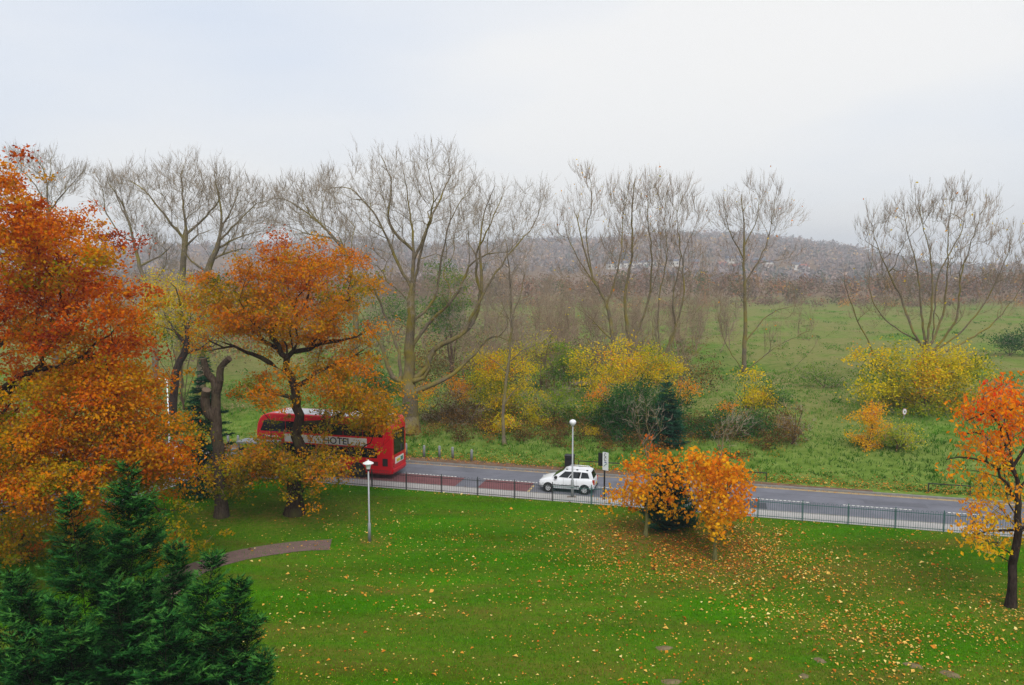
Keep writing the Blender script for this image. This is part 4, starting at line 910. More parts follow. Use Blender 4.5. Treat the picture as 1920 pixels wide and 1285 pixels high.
shrub('airy yellow green young tree right of the golden one', 59.5, [(1690, 805, 16), (1705, 820, 14), (1675, 820, 14), (1695, 835, 10)], 70, 20, 0.14, 'yellowgreen', tint=(0.7, 0.15), name='young_tree', clr=0.26, cat='tree', twig=2)
shrub('thin reddish young tree with few leaves on the bank', 62.0, [(1490, 775, 15), (1500, 800, 14), (1480, 800, 14), (1505, 765, 9), (1490, 820, 10)], 70, 14, 0.13, 'brownbush', tint=(0.7, 0.2), name='young_tree', clr=0.26, cat='tree', twig=4)
shrub('small green young tree behind the reddish one', 78.0, [(1450, 735, 16), (1440, 750, 14), (1462, 745, 12)], 50, 26, 0.17, 'green', tint=(0.7, 0.15), name='young_tree', clr=0.36, cat='tree')
shrub('faint green scrub in the field left of the big yellow bush', 90.0, [(1545, 715, 18), (1570, 725, 15), (1525, 705, 12)], 50, 16, 0.2, 'yellowgreen', tint=(0.2, 0.12), name='scrub_bush', clr=0.5, twig=2)
shrub('dark bramble mound at the far right of the field', 118.0, [(1885, 645, 14), (1905, 640, 16), (1925, 645, 16), (1870, 652, 9)], 70, 30, 0.26, 'green', tint=(0.35, 0.12), name='bramble_mound', clr=0.7)
shrub('yellow and green thicket behind the big bus oak at left', 78.0, [(290, 560, 35), (320, 620, 40), (280, 640, 35), (370, 620, 35), (345, 560, 30), (420, 590, 35)], 150, 26, 0.22, 'yellow', tint=(0.5, 0.22), name='thicket_bush', clr=0.6, twig=2)
shrub('ivy clad dark green tree behind the big bare willow', 100.0, [(840, 520, 25), (850, 555, 32), (830, 590, 32), (865, 590, 28), (845, 620, 25)], 110, 40, 0.26, 'green', tint=(0.85, 0.15), name='ivy_tree', clr=0.6, Rb=0.3, cat='tree')
shrub('dark green shrub under the bare willow, left side', 76.0, [(690, 720, 28), (720, 735, 28), (660, 730, 22), (700, 700, 20)], 90, 36, 0.19, 'green', tint=(0.75, 0.15), name='laurel_shrub', clr=0.42)
shrub('yellowish scrub in the field seen through the willow', 112.0, [(700, 560, 30), (740, 580, 30), (690, 600, 30), (760, 600, 25)], 80, 22, 0.28, 'green', tint=(0.75, 0.15), name='scrub_bush', clr=0.7, twig=2)
print('TRIS after shrubs', TRIS[0])

# ------------------------------------------------------------------ far woods, hill, houses
reseed('far woods')
def fuzz(name, label, cat, centres, hs, ws, per, size, tints, mat, bottom=0.15):
    n = len(centres); own = np.repeat(np.arange(n), per)
    q = unit(rng.normal(0, 1, (len(own), 3))) * (rng.random(len(own)) ** 0.4)[:, None]
    c = centres[own].copy()
    pos = c + q * np.stack([ws[own] * 0.5, ws[own] * 0.5, hs[own] * (1 - bottom) * 0.5], -1); pos[:, 2] += hs[own] * (bottom + (1 - bottom) * 0.5)
    v, f = leaves(pos, size[own], 0.1, wid=0.5)
    t = np.clip(tints[own] + rng.normal(0, 0.07, len(own)), 0, 1)
    o = link(name, mesh_np(name, v, [f], tint=np.repeat(t, 2)), LEAF[mat]); tag(o, label, cat, kind='stuff'); TRIS[0] += len(f); return o
def field_points(n, px0, px1, y0, y1):
    yy = rng.uniform(y0, y1, n); px = rng.uniform(px0, px1, n); x = (px - 960) / F * yy
    return np.stack([x, yy, ground_z(x, yy)], -1), px
# the tree belt along the far edge of the field
c, px = field_points(1050, -350, 2300, 300, 430)
hh = 7.5 + 6.5 * fbm(px, 0 * px, 90.0, 9, 3) + rng.normal(0, 1.2, len(c)); hh = hh * np.interp(px, [-300, 1300, 1500, 1700, 2300], [1.1, 1.0, 0.9, 0.95, 1.05])
fuzz('far_wood', 'russet and grey brown tree belt along the far edge of the field', 'wood', c, hh, rng.uniform(5, 9, len(c)), 54, rng.uniform(0.9, 1.6, len(c)), np.clip(rng.normal(0.5, 0.24, len(c)), 0, 1), 'far', 0.02)
# hedge line in front of it
c, px = field_points(420, -300, 2300, 262, 300)
fuzz('far_hedge', 'low scrubby brown hedge in front of the far tree belt', 'hedge', c, rng.uniform(1.6, 4.0, len(c)), rng.uniform(4, 8, len(c)), 50, rng.uniform(0.5, 0.9, len(c)), np.clip(rng.normal(0.55, 0.25, len(c)), 0, 1), 'far', 0.0)
# woods on the hill
rr_ = rng.uniform(560, 1560, 8000) ; px = rng.uniform(-300, 2250, 8000); yy = rr_ / np.sqrt(1 + ((px - 960) / F) ** 2); x = (px - 960) / F * yy
c = np.stack([x, yy, ground_z(x, yy)], -1)
keep = ((fbm(x, yy, 160.0, 12, 3) > 0.38) | (rr_ > 1000)) & ~((px > 1120) & (px < 1530) & (rr_ < 830) & (rr_ > 740)); c = c[keep]; n = len(c)
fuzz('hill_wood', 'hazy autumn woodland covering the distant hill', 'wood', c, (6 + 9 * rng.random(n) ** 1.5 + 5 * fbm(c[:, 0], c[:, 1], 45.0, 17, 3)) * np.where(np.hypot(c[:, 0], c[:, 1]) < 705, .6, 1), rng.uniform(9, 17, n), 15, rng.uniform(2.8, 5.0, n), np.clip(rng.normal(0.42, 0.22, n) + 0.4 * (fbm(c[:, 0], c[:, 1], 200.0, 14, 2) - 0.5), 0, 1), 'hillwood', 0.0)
# leafless thicket in the middle distance
def thicket(name, label, n, px0, px1, y0, y1, h0, h1, mat):
    c, px = field_points(n, px0, px1, y0, y1); hh = rng.uniform(h0, h1, n)
    org = []; dr = []; A = []; B = []; ra = []; rb = []
    for i in range(n):
        k = 8; q = np.linspace(0, 1, k); lean = rng.normal(0, 0.1, 2)
        pts = c[i] + np.stack([lean[0] * hh[i] * q, lean[1] * hh[i] * q, hh[i] * 0.85 * q], -1) + np.cumsum(rng.normal(0, 0.12, (k, 3)), 0)
        r = np.linspace(0.10, 0.02, k); A.append(pts[:-1]); B.append(pts[1:]); ra.append(r[:-1]); rb.append(r[1:]); org.append(pts[2:]); dr.append(np.tile([lean[0], lean[1], 1.0], (k - 2, 1)))
    seg, spk = twig_segs(np.concatenate(org), unit(np.concatenate(dr)), 5, 2.8, 7, 1.5, 0.3, 0.85, 0.028, 0.017)
    A = np.concatenate(A + [seg[0]]); B = np.concatenate(B + [seg[1]]); ra = np.concatenate(ra + [seg[2]]); rb = np.concatenate(rb + [seg[3]])
    v1, f1 = prisms(A, B, ra, rb, 3); v2, f2 = spikes(*spk)
    o = link(name, mesh_np(name, np.concatenate([v1, v2]), [f1, f2 + len(v1)]), BARK[mat]); tag(o, label, 'thicket', kind='stuff'); TRIS[0] += 2 * len(f1) + len(f2)
thicket('bare_thicket', 'grey brown leafless thicket in the middle distance behind the willow', 74, 380, 1120, 125, 210, 8, 15, 'twig_red')
thicket('bare_thicket', 'leafless woodland edge behind the russet oak at left', 50, -250, 400, 130, 210, 9, 15, 'twig')
c, px = field_points(330, 330, 1130, 108, 200)
fuzz('scrub_undergrowth', 'olive and brown scrub under the leafless thicket', 'scrub', c, rng.uniform(2.0, 6.0, len(c)), rng.uniform(3, 6, len(c)), 60, rng.uniform(0.3, 0.5, len(c)), np.clip(rng.normal(0.45, 0.28, len(c)), 0, 1), 'far', 0.0)
n = 420; s_ = rng.uniform(-12, 19, n); t_ = rng.uniform(11, 24, n); q = np.stack([O0[0] + DV[0] * s_ + NV[0] * t_, O0[1] + DV[1] * s_ + NV[1] * t_], -1); c = np.concatenate([q, ground_z(q[:, 0], q[:, 1])[:, None]], 1)
fuzz('bramble_undergrowth', 'tangled olive and brown brambles under the roadside bushes', 'brambles', c, rng.uniform(0.5, 1.7, n), rng.uniform(1.0, 2.4, n), 70, rng.uniform(0.12, 0.2, n), np.clip(rng.normal(0.4, 0.25, n), 0, 1), 'brownbush', 0.0)
c, px = field_points(260, 780, 1340, 84, 125)
fuzz('field_scrub', 'olive brown scrub filling the gap behind the yellow bushes', 'scrub', c, rng.uniform(1.5, 4.5, len(c)), rng.uniform(2, 4.5, len(c)), 60, rng.uniform(0.18, 0.3, len(c)), np.clip(rng.normal(0.45, 0.3, len(c)), 0, 1), 'brownbush', 0.0)
thicket('bare_thicket', 'thin leafless saplings just behind the yellow bushes', 26, 800, 1340, 84, 118, 4, 9, 'twig_red')
thicket('bare_thicket', 'sparse leafless scrub at the foot of the poplars', 50, 1020, 1380, 118, 190, 5, 9, 'twig_red')
# houses on the lower slope
M['render_wall'] = plain('render_wall', '#c9c6c0', 0.9, var=0.06, scale=0.5); M['brick_wall'] = plain('brick_wall', '#8a6250', 0.9, var=0.1, scale=0.5)
M['slate'] = plain('slate_roof', '#5a5c66', 0.8, var=0.12, scale=0.6); M['tile'] = plain('tile_roof', '#8a5444', 0.85, var=0.12, scale=0.6); M['pane'] = plain('house_glass', '#2a2f36', 0.2)
def house(px, r, wd, dp, hw, hr, wall, roof, rz, label):
    y = r / math.sqrt(1 + ((px - 960) / F) ** 2); x = (px - 960) / F * y; z = float(ground_z(x, y)) + 1.0
    root = empty('house', (x, y, z), rz); tag(root, label, 'house', 'houses below the hill')
    MB().box((-wd / 2, -dp / 2, -3), (wd / 2, dp / 2, hw)).build('wall', M[wall], root)
    e = 0.35; v = [(-wd / 2 - e, -dp / 2 - e, hw - .15), (wd / 2 + e, -dp / 2 - e, hw - .15), (wd / 2 + e, dp / 2 + e, hw - .15), (-wd / 2 - e, dp / 2 + e, hw - .15), (-wd / 2 - e, 0, hw + hr), (wd / 2 + e, 0, hw + hr)]
    rf = MB().add(v, [(0, 1, 5, 4), (2, 3, 4, 5), (0, 4, 3), (1, 2, 5), (0, 3, 2, 1)]).build('roof', M[roof], root)
    MB().box((wd * 0.2, -0.5, hw + hr * .5), (wd * 0.2 + 1.0, 0.5, hw + hr + 1.1)).build('chimney', M['brick_wall'], rf)
    for wx in (-0.28, 0.28):
        for wz in (0.9, 3.4):
            if wz + 1.3 < hw: MB().box((wd * wx - 0.8, -dp / 2 - 0.05, wz), (wd * wx + 0.8, -dp / 2 + 0.02, wz + 1.3)).build('window', M['pane'], root)
    return root
for i, px in enumerate((1143, 1158, 1172, 1185, 1198, 1210, 1222)):
    house(px, 775 + i * 2, 6.0, 7, 4.2, 2.0, 'render_wall', 'slate', 0.25 - 0.03 * i, ['leftmost white house of the terrace behind the poplars', 'second white house from the left in the hillside terrace', 'third white house from the left in the hillside terrace', 'middle white house of the hillside terrace', 'third white house from the right in the hillside terrace', 'second white house from the right in the hillside terrace', 'rightmost white house of the terrace behind the poplars'][i])
for px, r, wl, rf, rz, lb in ((1262, 790, 'render_wall', 'slate', .2, 'small white house right of the white terrace'), (1302, 780, 'brick_wall', 'slate', -.2, 'grey roofed brick house just left of the lone poplar'), (1352, 745, 'brick_wall', 'tile', .1, 'brick house with red tiled roof left of the lone poplar top'), (1366, 830, 'render_wall', 'slate', .3, 'cream house above the red tiled roof'), (1386, 835, 'render_wall', 'slate', .1, 'cream house right behind the lone poplar stem'), (1380, 720, 'render_wall', 'tile', .2, 'low white house nearest the tree belt by the lone poplar'), (1420, 815, 'brick_wall', 'slate', -.1, 'long slate roofed house right of the lone poplar'), (1438, 790, 'render_wall', 'slate', .2, 'pale house with slate roof between the poplar and the hill end'), (1490, 780, 'render_wall', 'slate', -.2, 'white house near the right end of the village'), (1505, 750, 'render_wall', 'tile', .15, 'rightmost white village house below the hill')):
    house(px, r, 12 if 'long' in lb else 7, 7, 4.0, 2.3, wl, rf, rz, lb)

# ------------------------------------------------------------------ rough grass, fallen leaves, molehills, log
n = 22000
s_ = rng.uniform(-45, 62, n); t_ = T_FAR + 1.0 + (rng.random(n) ** 1.7) * 55
x = O0[0] + DV[0] * s_ + NV[0] * t_; y = O0[1] + DV[1] * s_ + NV[1] * t_; z = ground_z(x, y)
nb = 4; own = np.repeat(np.arange(n), nb); ht = (rng.uniform(0.12, 0.4, n) * (0.5 + fbm(x, y, 4.0, 21, 3)) * np.where(t_ < 3 + T_FAR, 0.45, 1.0))[own]
bp_ = np.stack([x, y, z], -1)[own] + np.concatenate([rng.normal(0, 0.12, (n * nb, 2)), np.full((n * nb, 1), -0.02)], 1)
az = rng.uniform(0, 6.28, n * nb); wv = np.stack([np.cos(az), np.sin(az), 0 * az], -1) * 0.035
tipv = bp_ + np.concatenate([rng.normal(0, 0.5, (n * nb, 2)) * ht[:, None], ht[:, None]], 1)
v = np.stack([bp_ - wv, bp_ + wv, tipv], 1).reshape(-1, 3)
ti = np.clip(0.02 + 1.0 * (fbm(x, y, 14.0, 22, 4) - 0.3) + 0.30 * smooth(12, 32, t_) + rng.normal(0, 0.1, n), 0, 1)[own]
tag(link('rough_grass', mesh_np('rough_grass', v, [np.arange(len(v)).reshape(-1, 3)], tint=ti), LEAF['tuft']), 'rough tussocky grass on the bank and field across the road', 'grass', kind='stuff')
TRIS[0] += len(v) // 3
c, px = field_points(1500, -200, 2150, 76, 255)
fuzz('meadow_tussocks', 'straw and olive tussocks dotted over the far field', 'grass', c, rng.uniform(0.3, 0.9, len(c)), rng.uniform(1.0, 5.0, len(c)), 26, rng.uniform(0.18, 0.36, len(c)), np.clip(rng.normal(0.6, 0.25, len(c)), 0, 1), 'tuft', 0.0)
def lawn_z(x, y): return 0.10 * (fbm(x, y, 7.0, 5) - 0.5) + 0.03 * (fbm(x, y, 1.6, 6) - 0.5)
pts = []
mb = np.array([8.6, 41.6])
pts.append(mb + rng.normal(0, 1, (6800, 2)) * np.array([4.2, 2.5]) + np.array([0.0, -0.6]))
pts.append(np.array([13.5, 40.0]) + rng.normal(0, 1, (2600, 2)) * np.array([4.5, 4.0]))
pts.append(RED_BASE[:2] + np.array([-3.5, -2.0]) + rng.normal(0, 1, (5600, 2)) * np.array([5.0, 3.2]))
pts.append(np.stack([rng.uniform(-14, 30, 2400), rng.uniform(24, 49, 2400)], -1))
pts.append(np.stack([rng.uniform(4, 30, 3200), rng.uniform(25, 44, 3200)], -1))
pts.append(np.stack([rng.uniform(-11, 16, 5200), rng.uniform(24, 48, 5200)], -1))
pts.append(np.stack([rng.uniform(-25, -6, 500), rng.uniform(40, 54, 500)], -1))
fl = RW(0, -FENCE_IN - 0.25)[:2] + np.outer(rng.uniform(-14, 32, 500), DV[:2]) + rng.normal(0, 0.2, (500, 1)) * NV[:2]
pts.append(fl)
pts = np.concatenate(pts); pts = pts[fbm(pts[:, 0], pts[:, 1], 2.2, 31, 3) + rng.normal(0, 0.25, len(pts)) > 0.45]; s_, t_ = to_st(pts[:, 0], pts[:, 1]); pts = pts[(t_ < -FENCE_IN - 0.05)]
pos = np.stack([pts[:, 0], pts[:, 1], lawn_z(pts[:, 0], pts[:, 1]) + 0.03], -1)
v, f = leaves(pos, 0.09 * np.exp(rng.normal(-0.05, 0.38, len(pos))), 0.75, wid=0.75, fold=0.45)
dm = np.linalg.norm(pts - mb, axis=1)
ti = np.clip(0.56 - 0.34 * np.exp(-(dm / 4.5) ** 2) + rng.normal(0, 0.25, len(pts)), 0, 1)
tag(link('fallen_leaves', mesh_np('fallen_leaves', v, [f], tint=np.repeat(ti, 2)), LEAF['litter']), 'fallen yellow and brown leaves scattered over the lawn', 'leaves', kind='stuff')
n = 5200; s_ = rng.uniform(-30, 45, n); t_ = T_FAR + 0.25 + np.abs(rng.normal(0, 1.5, n)) + rng.random(n) * 1.0
x = O0[0] + DV[0] * s_ + NV[0] * t_; y = O0[1] + DV[1] * s_ + NV[1] * t_
v, f = leaves(np.stack([x, y, ground_z(x, y) + 0.03], -1), 0.13, 0.8, wid=0.75)
tag(link('fallen_leaves', mesh_np('fallen_leaves', v, [f], tint=np.repeat(np.clip(rng.normal(0.35, 0.22, n), 0, 1), 2)), LEAF['litter']), 'brown leaf litter on the verge along the far kerb', 'leaves', kind='stuff')
n = 180000
yy = 22 + 32 * rng.random(n) ** 1.25; x = rng.uniform(-0.62, 0.68, n) * yy; s_, t_ = to_st(x, yy); k = t_ < -FENCE_IN - 0.02; x = x[k]; yy = yy[k]; n = len(x)
bp_ = np.stack([x, yy, lawn_z(x, yy) - 0.01], -1); az = rng.uniform(0, 6.28, n); wv = np.stack([np.cos(az), np.sin(az), 0 * az], -1) * 0.017
ht = rng.uniform(0.04, 0.11, n) * (0.6 + 0.8 * fbm(x, yy, 1.2, 41, 3)); tipv = bp_ + np.stack([rng.normal(0, 0.03, n), rng.normal(0, 0.03, n), ht], -1)
v = np.stack([bp_ - wv, bp_ + wv, tipv], 1).reshape(-1, 3)
ti = np.clip(0.15 + 0.9 * (fbm(x, yy, 2.5, 42, 4) - 0.35) + rng.normal(0, 0.22, n), 0, 1)
tag(link('lawn_grass', mesh_np('lawn_grass', v, [np.arange(len(v)).reshape(-1, 3)], tint=ti), leafmat('lawn_blades', [(0.0, '#386206'), (0.4, '#50860a'), (0.7, '#70981a'), (1.0, '#9c9240')], 0.2)), 'short mown grass blades of the lawn', 'grass', kind='stuff'); TRIS[0] += n
n = 900; s_ = rng.uniform(-16, 34, n); t_ = np.where(rng.random(n) < 0.5, np.abs(rng.normal(0, 0.14, n)) + 0.03, T_FAR - 0.03 - np.abs(rng.normal(0, 0.16, n)))
q = O0 + np.outer(s_, DV) + np.outer(t_, NV); q[:, 2] = ROAD_Z + 0.02
v, f = leaves(q, 0.09, 0.85, wid=0.75)
tag(link('gutter_leaves', mesh_np('gutter_leaves', v, [f], tint=np.repeat(np.clip(rng.normal(0.35, 0.25, n), 0, 1), 2)), LEAF['litter']), 'dead leaves blown into both road gutters', 'leaves', kind='stuff')
for (px, py, w_), lb in zip(((1245, 1215, .5), (1537, 1237, .42), (1507, 1268, .38), (1712, 1247, .55), (1258, 1278, .55), (1782, 1264, .6)), ('grey brown molehill farthest left on the lawn', 'round pale molehill in the right half of the lawn', 'small molehill at the lower edge, left of the others nearby', 'wide molehill among the yellow leaves, upper one', 'molehill cut by the bottom edge of the photo', 'flattened earth patch farthest right on the lawn')):
    c = G(px, py); c[2] = float(lawn_z(c[0], c[1]))
    k1, k2 = 7, 18; vs = []; fs = []
    for i in range(k1):
        q = i / (k1 - 1)
        for j in range(k2):
            a = j / k2 * 2 * math.pi; rr0 = w_ * 0.5 * q * (1 + 0.22 * math.sin(a * 2 + px) + 0.1 * math.sin(5 * a)) + random.uniform(-.012, .012)
            vs.append((rr0 * math.cos(a) * 1.25, rr0 * math.sin(a), 0.07 * (1 - q * q) + random.uniform(-.012, .012) - 0.015))
    for i in range(k1 - 1):
        for j in range(k2): fs.append((i * k2 + j, i * k2 + (j + 1) % k2, (i + 1) * k2 + (j + 1) % k2, (i + 1) * k2 + j))
    o = MB().add(vs, fs).build('molehill', M['soil'], None, True); o.location = tuple(c); tag(o, lb, 'molehill', 'molehills on the lawn')
lg = gz(P(1080, 718, 92)); lgo = MB().tube([(-1.6, 0, .28), (-.6, .05, .3), (.6, -.05, .33), (1.7, .05, .3)], [.2, .26, .3, .34], 9).tube([(.4, 0, .4), (.9, .3, .9)], [.1, .05], 6).build('fallen_log', M['wood_log'], None, True)
lgo.location = tuple(lg); lgo.rotation_euler = (0, 0, -.15); tag(lgo, 'fallen grey log lying in the meadow behind the bushes', 'log')

# ------------------------------------------------------------------ railings
fl = kerb + inn * FENCE_IN; fl[:, 2] = 0.0
fl = fl[fl[:, 0] < 44]; posts = resample(fl, 2.52)
def panel_mesh(Lp):
    m = MB(); nb_ = 20; stp = Lp / nb_
    m.box((0.03, -.012, .12), (Lp - .03, .012, .15)); m.box((0.03, -.014, .98), (Lp - .03, .014, 1.01))
    for i in range(nb_):
        x = stp * (i + .5); m.tube([(x, 0, .06), (x, 0, 1.10)], .009, 4, False)
    for i in range(0, nb_, 2):
        xa = stp * (i + .5); xb = xa + stp; c = (xa + xb) / 2; r = stp / 2
        m.tube([(c - r * math.cos(a), 0, 1.10 + r * math.sin(a)) for a in np.linspace(0, math.pi, 6)], .009, 4, False)
    return m.mesh('railing_panel')
pm = {}
for key in ('fence_black', 'fence_green'):
    a = panel_mesh(2.52); a.materials.append(M[key]); b = MB().box((-.028, -.028, 0), (.028, .028, 1.2)).lathe([(.02, 1.2), (.035, 1.23), (.02, 1.26)], 8).mesh('railing_post'); b.materials.append(M[key]); pm[key] = (a, b)
fence = empty('railings', tuple(posts[0])); tag(fence, 'bow-topped metal railings, black on the left turning green on the right, between lawn and pavement', 'fence')
for i in range(len(posts) - 1):
    a, b = posts[i], posts[i + 1]; d = b - a; key = 'fence_green' if a[0] > 3.2 else 'fence_black'
    for nm, me in (('panel', pm[key][0]), ('post', pm[key][1])):
        o = bpy.data.objects.new(nm, me); C.objects.link(o); o.parent = fence
        o.location = tuple(a - posts[0]); o.rotation_euler = (0, 0, math.atan2(d[1], d[0]))
        if nm == 'panel': o.scale = (np.linalg.norm(d) / 2.52, 1, 1)

# ------------------------------------------------------------------ lamps, bollards, signs, rails
def lantern_lamp(base, h, label):
    r_ = empty('lamp_post', tuple(map(float, base))); tag(r_, label, 'lamp post')
    MB().lathe([(.085, 0), (.085, 1.0), (.05, 1.06), (.045, h - .62)], 12).build('post', M['grey_metal'], r_, True)
    MB().lathe([(.05, h - .62), (.09, h - .58), (.09, h - .5)], 12).build('collar', M['black'], r_)
    MB().lathe([(.10, h - .5), (.17, h - .2)], 14).build('lantern', M['white_metal'], r_)
    MB().lathe([(.30, h - .2), (.29, h - .17), (.12, h - .08), (.04, h - .06), (.035, h)], 16).build('cap', M['white_metal'], r_)
lantern_lamp(LAMP_BASE, 4.55, 'grey lamp post with white lantern standing on the lawn')
b = RW(4.15, -0.55); b = np.array([G(1073, 932)[0], G(1073, 932)[1], 0.0])
r_ = empty('lamp_post', tuple(b)); tag(r_, 'slim grey lamp post with white bowl head on the pavement by the white car', 'lamp post')
MB().lathe([(.10, 0), (.10, 1.1), (.06, 1.16), (.045, 4.75)], 12).build('post', M['grey_metal'], r_, True)
MB().lathe([(.06, 4.7), (.13, 4.78), (.21, 4.9), (.22, 5.0), (.17, 5.08), (.06, 5.13)], 16).build('lamp_head', M['white_metal'], r_, True)
MB().box((-.35, -.12, .005), (.25, .12, .02)).build('access_cover', plain('cover', '#6a5a50', .9), r_)
b = np.array([P(315, 800, 61.5)[0], 61.5, ROAD_Z])
b = RW(-23.5, 6.3); zt = P(315, 712, b[1])[2]
b = np.array([P(315, 760, b[1])[0], b[1], 0.0])
r_ = empty('street_lamp', tuple(map(float, b))); tag(r_, 'tall thin street lamp with short white arm among the oak leaves at left', 'street lamp')
MB().lathe([(.09, 0), (.09, 1.2), (.06, 1.3), (.05, zt)], 10).build('post', M['white_metal'], r_, True)
MB().tube([(0, 0, zt - .05), (-.25, 0, zt + .05), (-.5, 0, zt + .06)], .045, 8).build('arm', M['white_metal'], r_, True)
MB().box((-.75, -.1, zt - .0), (-.3, .1, zt + .1)).build('lamp_head', M['white_metal'], r_, bevel=.03)
bm_ = MB().lathe([(.10, 0), (.10, .88), (.085, .93), (.03, .96)], 12).mesh('bollard', True); bm_.materials.append(M['bollard'])
def bollard(px, py, label):
    c = G(px, py); c[2] = float(ground_z(c[0], c[1])) - 0.02
    r_ = empty('bollard', tuple(c)); r_.rotation_euler = (random.uniform(-.03, .03), random.uniform(-.03, .03), 0); tag(r_, label, 'bollard', 'bollards along the far verge')
    o = bpy.data.objects.new('shaft', bm_); C.objects.link(o); o.parent = r_
    bd = MB().lathe([(.103, .74), (.103, .8)], 12).build('band', M['grey_metal'], r_)
for (px, py), lb in zip(((762, 853), (795, 857), (824, 858), (849, 860), (884, 865), (428, 836), (447, 837)), ('grey bollard closest to the back of the bus', 'second grey bollard from the back of the bus', 'middle one of the five grey bollards right of the bus', 'fourth grey bollard right of the bus', 'rightmost grey bollard on the far verge', 'leftmost grey bollard, left of the bus front', 'grey bollard just left of the bus front')):
    bollard(px, py, lb)
# knee rails on the far verge
def knee_rail(s0, s1, t, label):
    c = RW(s0, t); c[2] = float(ground_z(c[0], c[1])); r_ = empty('guard_rail', tuple(c), ANG); tag(r_, label, 'guard rail')
    MB().box((0, -.025, .60), (s1 - s0, .025, .66)).build('rail', M['black'], r_)
    for q in np.arange(0, s1 - s0 + .01, (s1 - s0) / max(1, round((s1 - s0) / 1.9))): MB().box((q - .03, -.03, -.2), (q + .03, .03, .665)).build('post', M['black'], r_)
knee_rail(3.3, 16.6, 6.75, 'low black guard rail on the far verge behind the maples')
knee_rail(26.9, 29.4, 6.75, 'low black guard rail on the far verge behind the cherry')
c = RW(2.65, 6.6); r_ = empty('litter_bin', tuple(c), ANG); tag(r_, 'black litter bin on the far verge above the white car roof', 'litter bin')
MB().box((-.33, -.3, 0), (.33, .3, 1.0)).build('body', M['black'], r_, bevel=.03); MB().box((-.36, -.33, 1.004), (.36, .33, 1.08)).build('lid', M['black'], r_, bevel=.02); MB().box((-.22, -.308, .72), (.22, -.302, .9)).build('slot', plain('slot', '#050505', .9), r_)
# bus stop flag on its post
c = RW(6.3, -0.42); r_ = empty('bus_stop_sign', tuple(c), R(-38)); tag(r_, 'black post with tall narrow white notice panel behind the white car', 'sign')
MB().lathe([(.055, 0), (.055, 3.15)], 10).build('post', M['black'], r_, True)
pn = MB().box((-.10, -.09, 1.95), (.32, -.065, 3.12)).build('panel', M['white_metal'], r_)
MB().box((-.50, .02, 2.15), (-.06, .06, 3.0)).build('back_panel', M['black'], r_)
for zc, rad in ((2.95, .10), (2.68, .11)):
    MB().tube([(.11 + rad * .8 * math.cos(a), -.095, zc + rad * math.sin(a)) for a in np.linspace(.6, 5.6, 14)], .018, 6).build('mark', M['black'], pn)
MB().tube([(.0, -.095, 2.2), (.12, -.095, 2.32), (.24, -.095, 2.42)], .022, 6).build('mark', plain('mark_green', '#2c6a50', .6), pn)
MB().box((.04, -.097, 2.44), (.2, -.092, 2.5)).build('mark', plain('mark_blue', '#3a4a8a', .6), pn)
# round sign in the field edge
c = gz(P(1694, 800, 70)); zc = P(1694, 772, 70)[2] - c[2]
r_ = empty('round_sign', tuple(c), R(30)); tag(r_, 'small round white traffic sign in front of the big yellow bush', 'sign')
MB().lathe([(.04, 0), (.04, zc)], 8).build('post', M['grey_metal'], r_)
MB().lathe([(.30, -.055), (.30, -.04)], 28, 'y', (0, 0, zc)).build('disc', M['white_metal'], r_)
vs = []; fs = []
for j in range(28):
    a = 2 * math.pi * j / 28; vs += [(.30 * math.cos(a), -.060, zc + .30 * math.sin(a)), (.25 * math.cos(a), -.060, zc + .25 * math.sin(a))]
for j in range(28): fs.append((2 * j, 2 * j + 1, (2 * j + 3) % 56, (2 * j + 2) % 56))
MB().add(vs, fs).build('ring', plain('sign_red', '#9a3a3a', .5), r_)
MB().add([(-.11, -.061, zc - .08), (.11, -.061, zc - .08), (.08, -.061, zc + .02), (0, -.061, zc + .13), (-.08, -.061, zc + .02)], [(0, 1, 2, 3, 4)]).build('mark', M['black'], r_)

# ------------------------------------------------------------------ vehicles
def carpaint(name, col, rough=0.3):
    return plain(name, col, rough, var=0.03, scale=0.8, coat=0.6)
def glassmat(name, col='#0c1013'):
    m, t, b = newmat(name); b.inputs['Base Color'].default_value = lin(col); b.inputs['Roughness'].default_value = 0.06; b.inputs['Specular IOR Level'].default_value = 0.6
    n = noise_node(t, 1.5, 3); bp = t.nodes.new('ShaderNodeBump'); bp.inputs['Strength'].default_value = 0.03; t.links.new(n.outputs['Fac'], bp.inputs['Height']); t.links.new(bp.outputs[0], b.inputs['Normal']); return m
M['white_paint'] = carpaint('white_car_paint', '#d8dade'); M['silver_paint'] = carpaint('silver_car_paint', '#a8adb4'); M['bus_red'] = plain('bus_red_paint', '#ba0519', 0.35, var=0.03, scale=0.8, coat=0.15, spec=0.35); M['bus_roof'] = plain('bus_roof_white', '#b4b4b6', 0.6, var=0.12)
M['glass'] = glassmat('vehicle_glass'); M['tyre'] = plain('tyre_rubber', '#141416', 0.85); M['alloy'] = plain('alloy_rim', '#c4c6c8', 0.4, 0.1); M['trim'] = plain('black_trim', '#17181a', 0.5)
M['tail'] = plain('tail_lamp', '#a8301a', 0.25, var=0.2); M['amber_lens'] = plain('amber_lens', '#d98a3a', 0.25); M['head'] = plain('head_lamp', '#c8ccd0', 0.15, var=0.05)
tyre_me = MB().lathe([(.19, -.02), (.19, -.10), (.27, -.105), (.315, -.08), (.32, 0), (.315, .08), (.27, .105), (.19, .10), (.19, .02)], 28, 'y').mesh('wheel', True); tyre_me.materials.append(M['tyre'])
rim = MB().lathe([(.195, -.02), (.2, .095), (.185, .1), (.17, .07), (.165, .0)], 24, 'y')
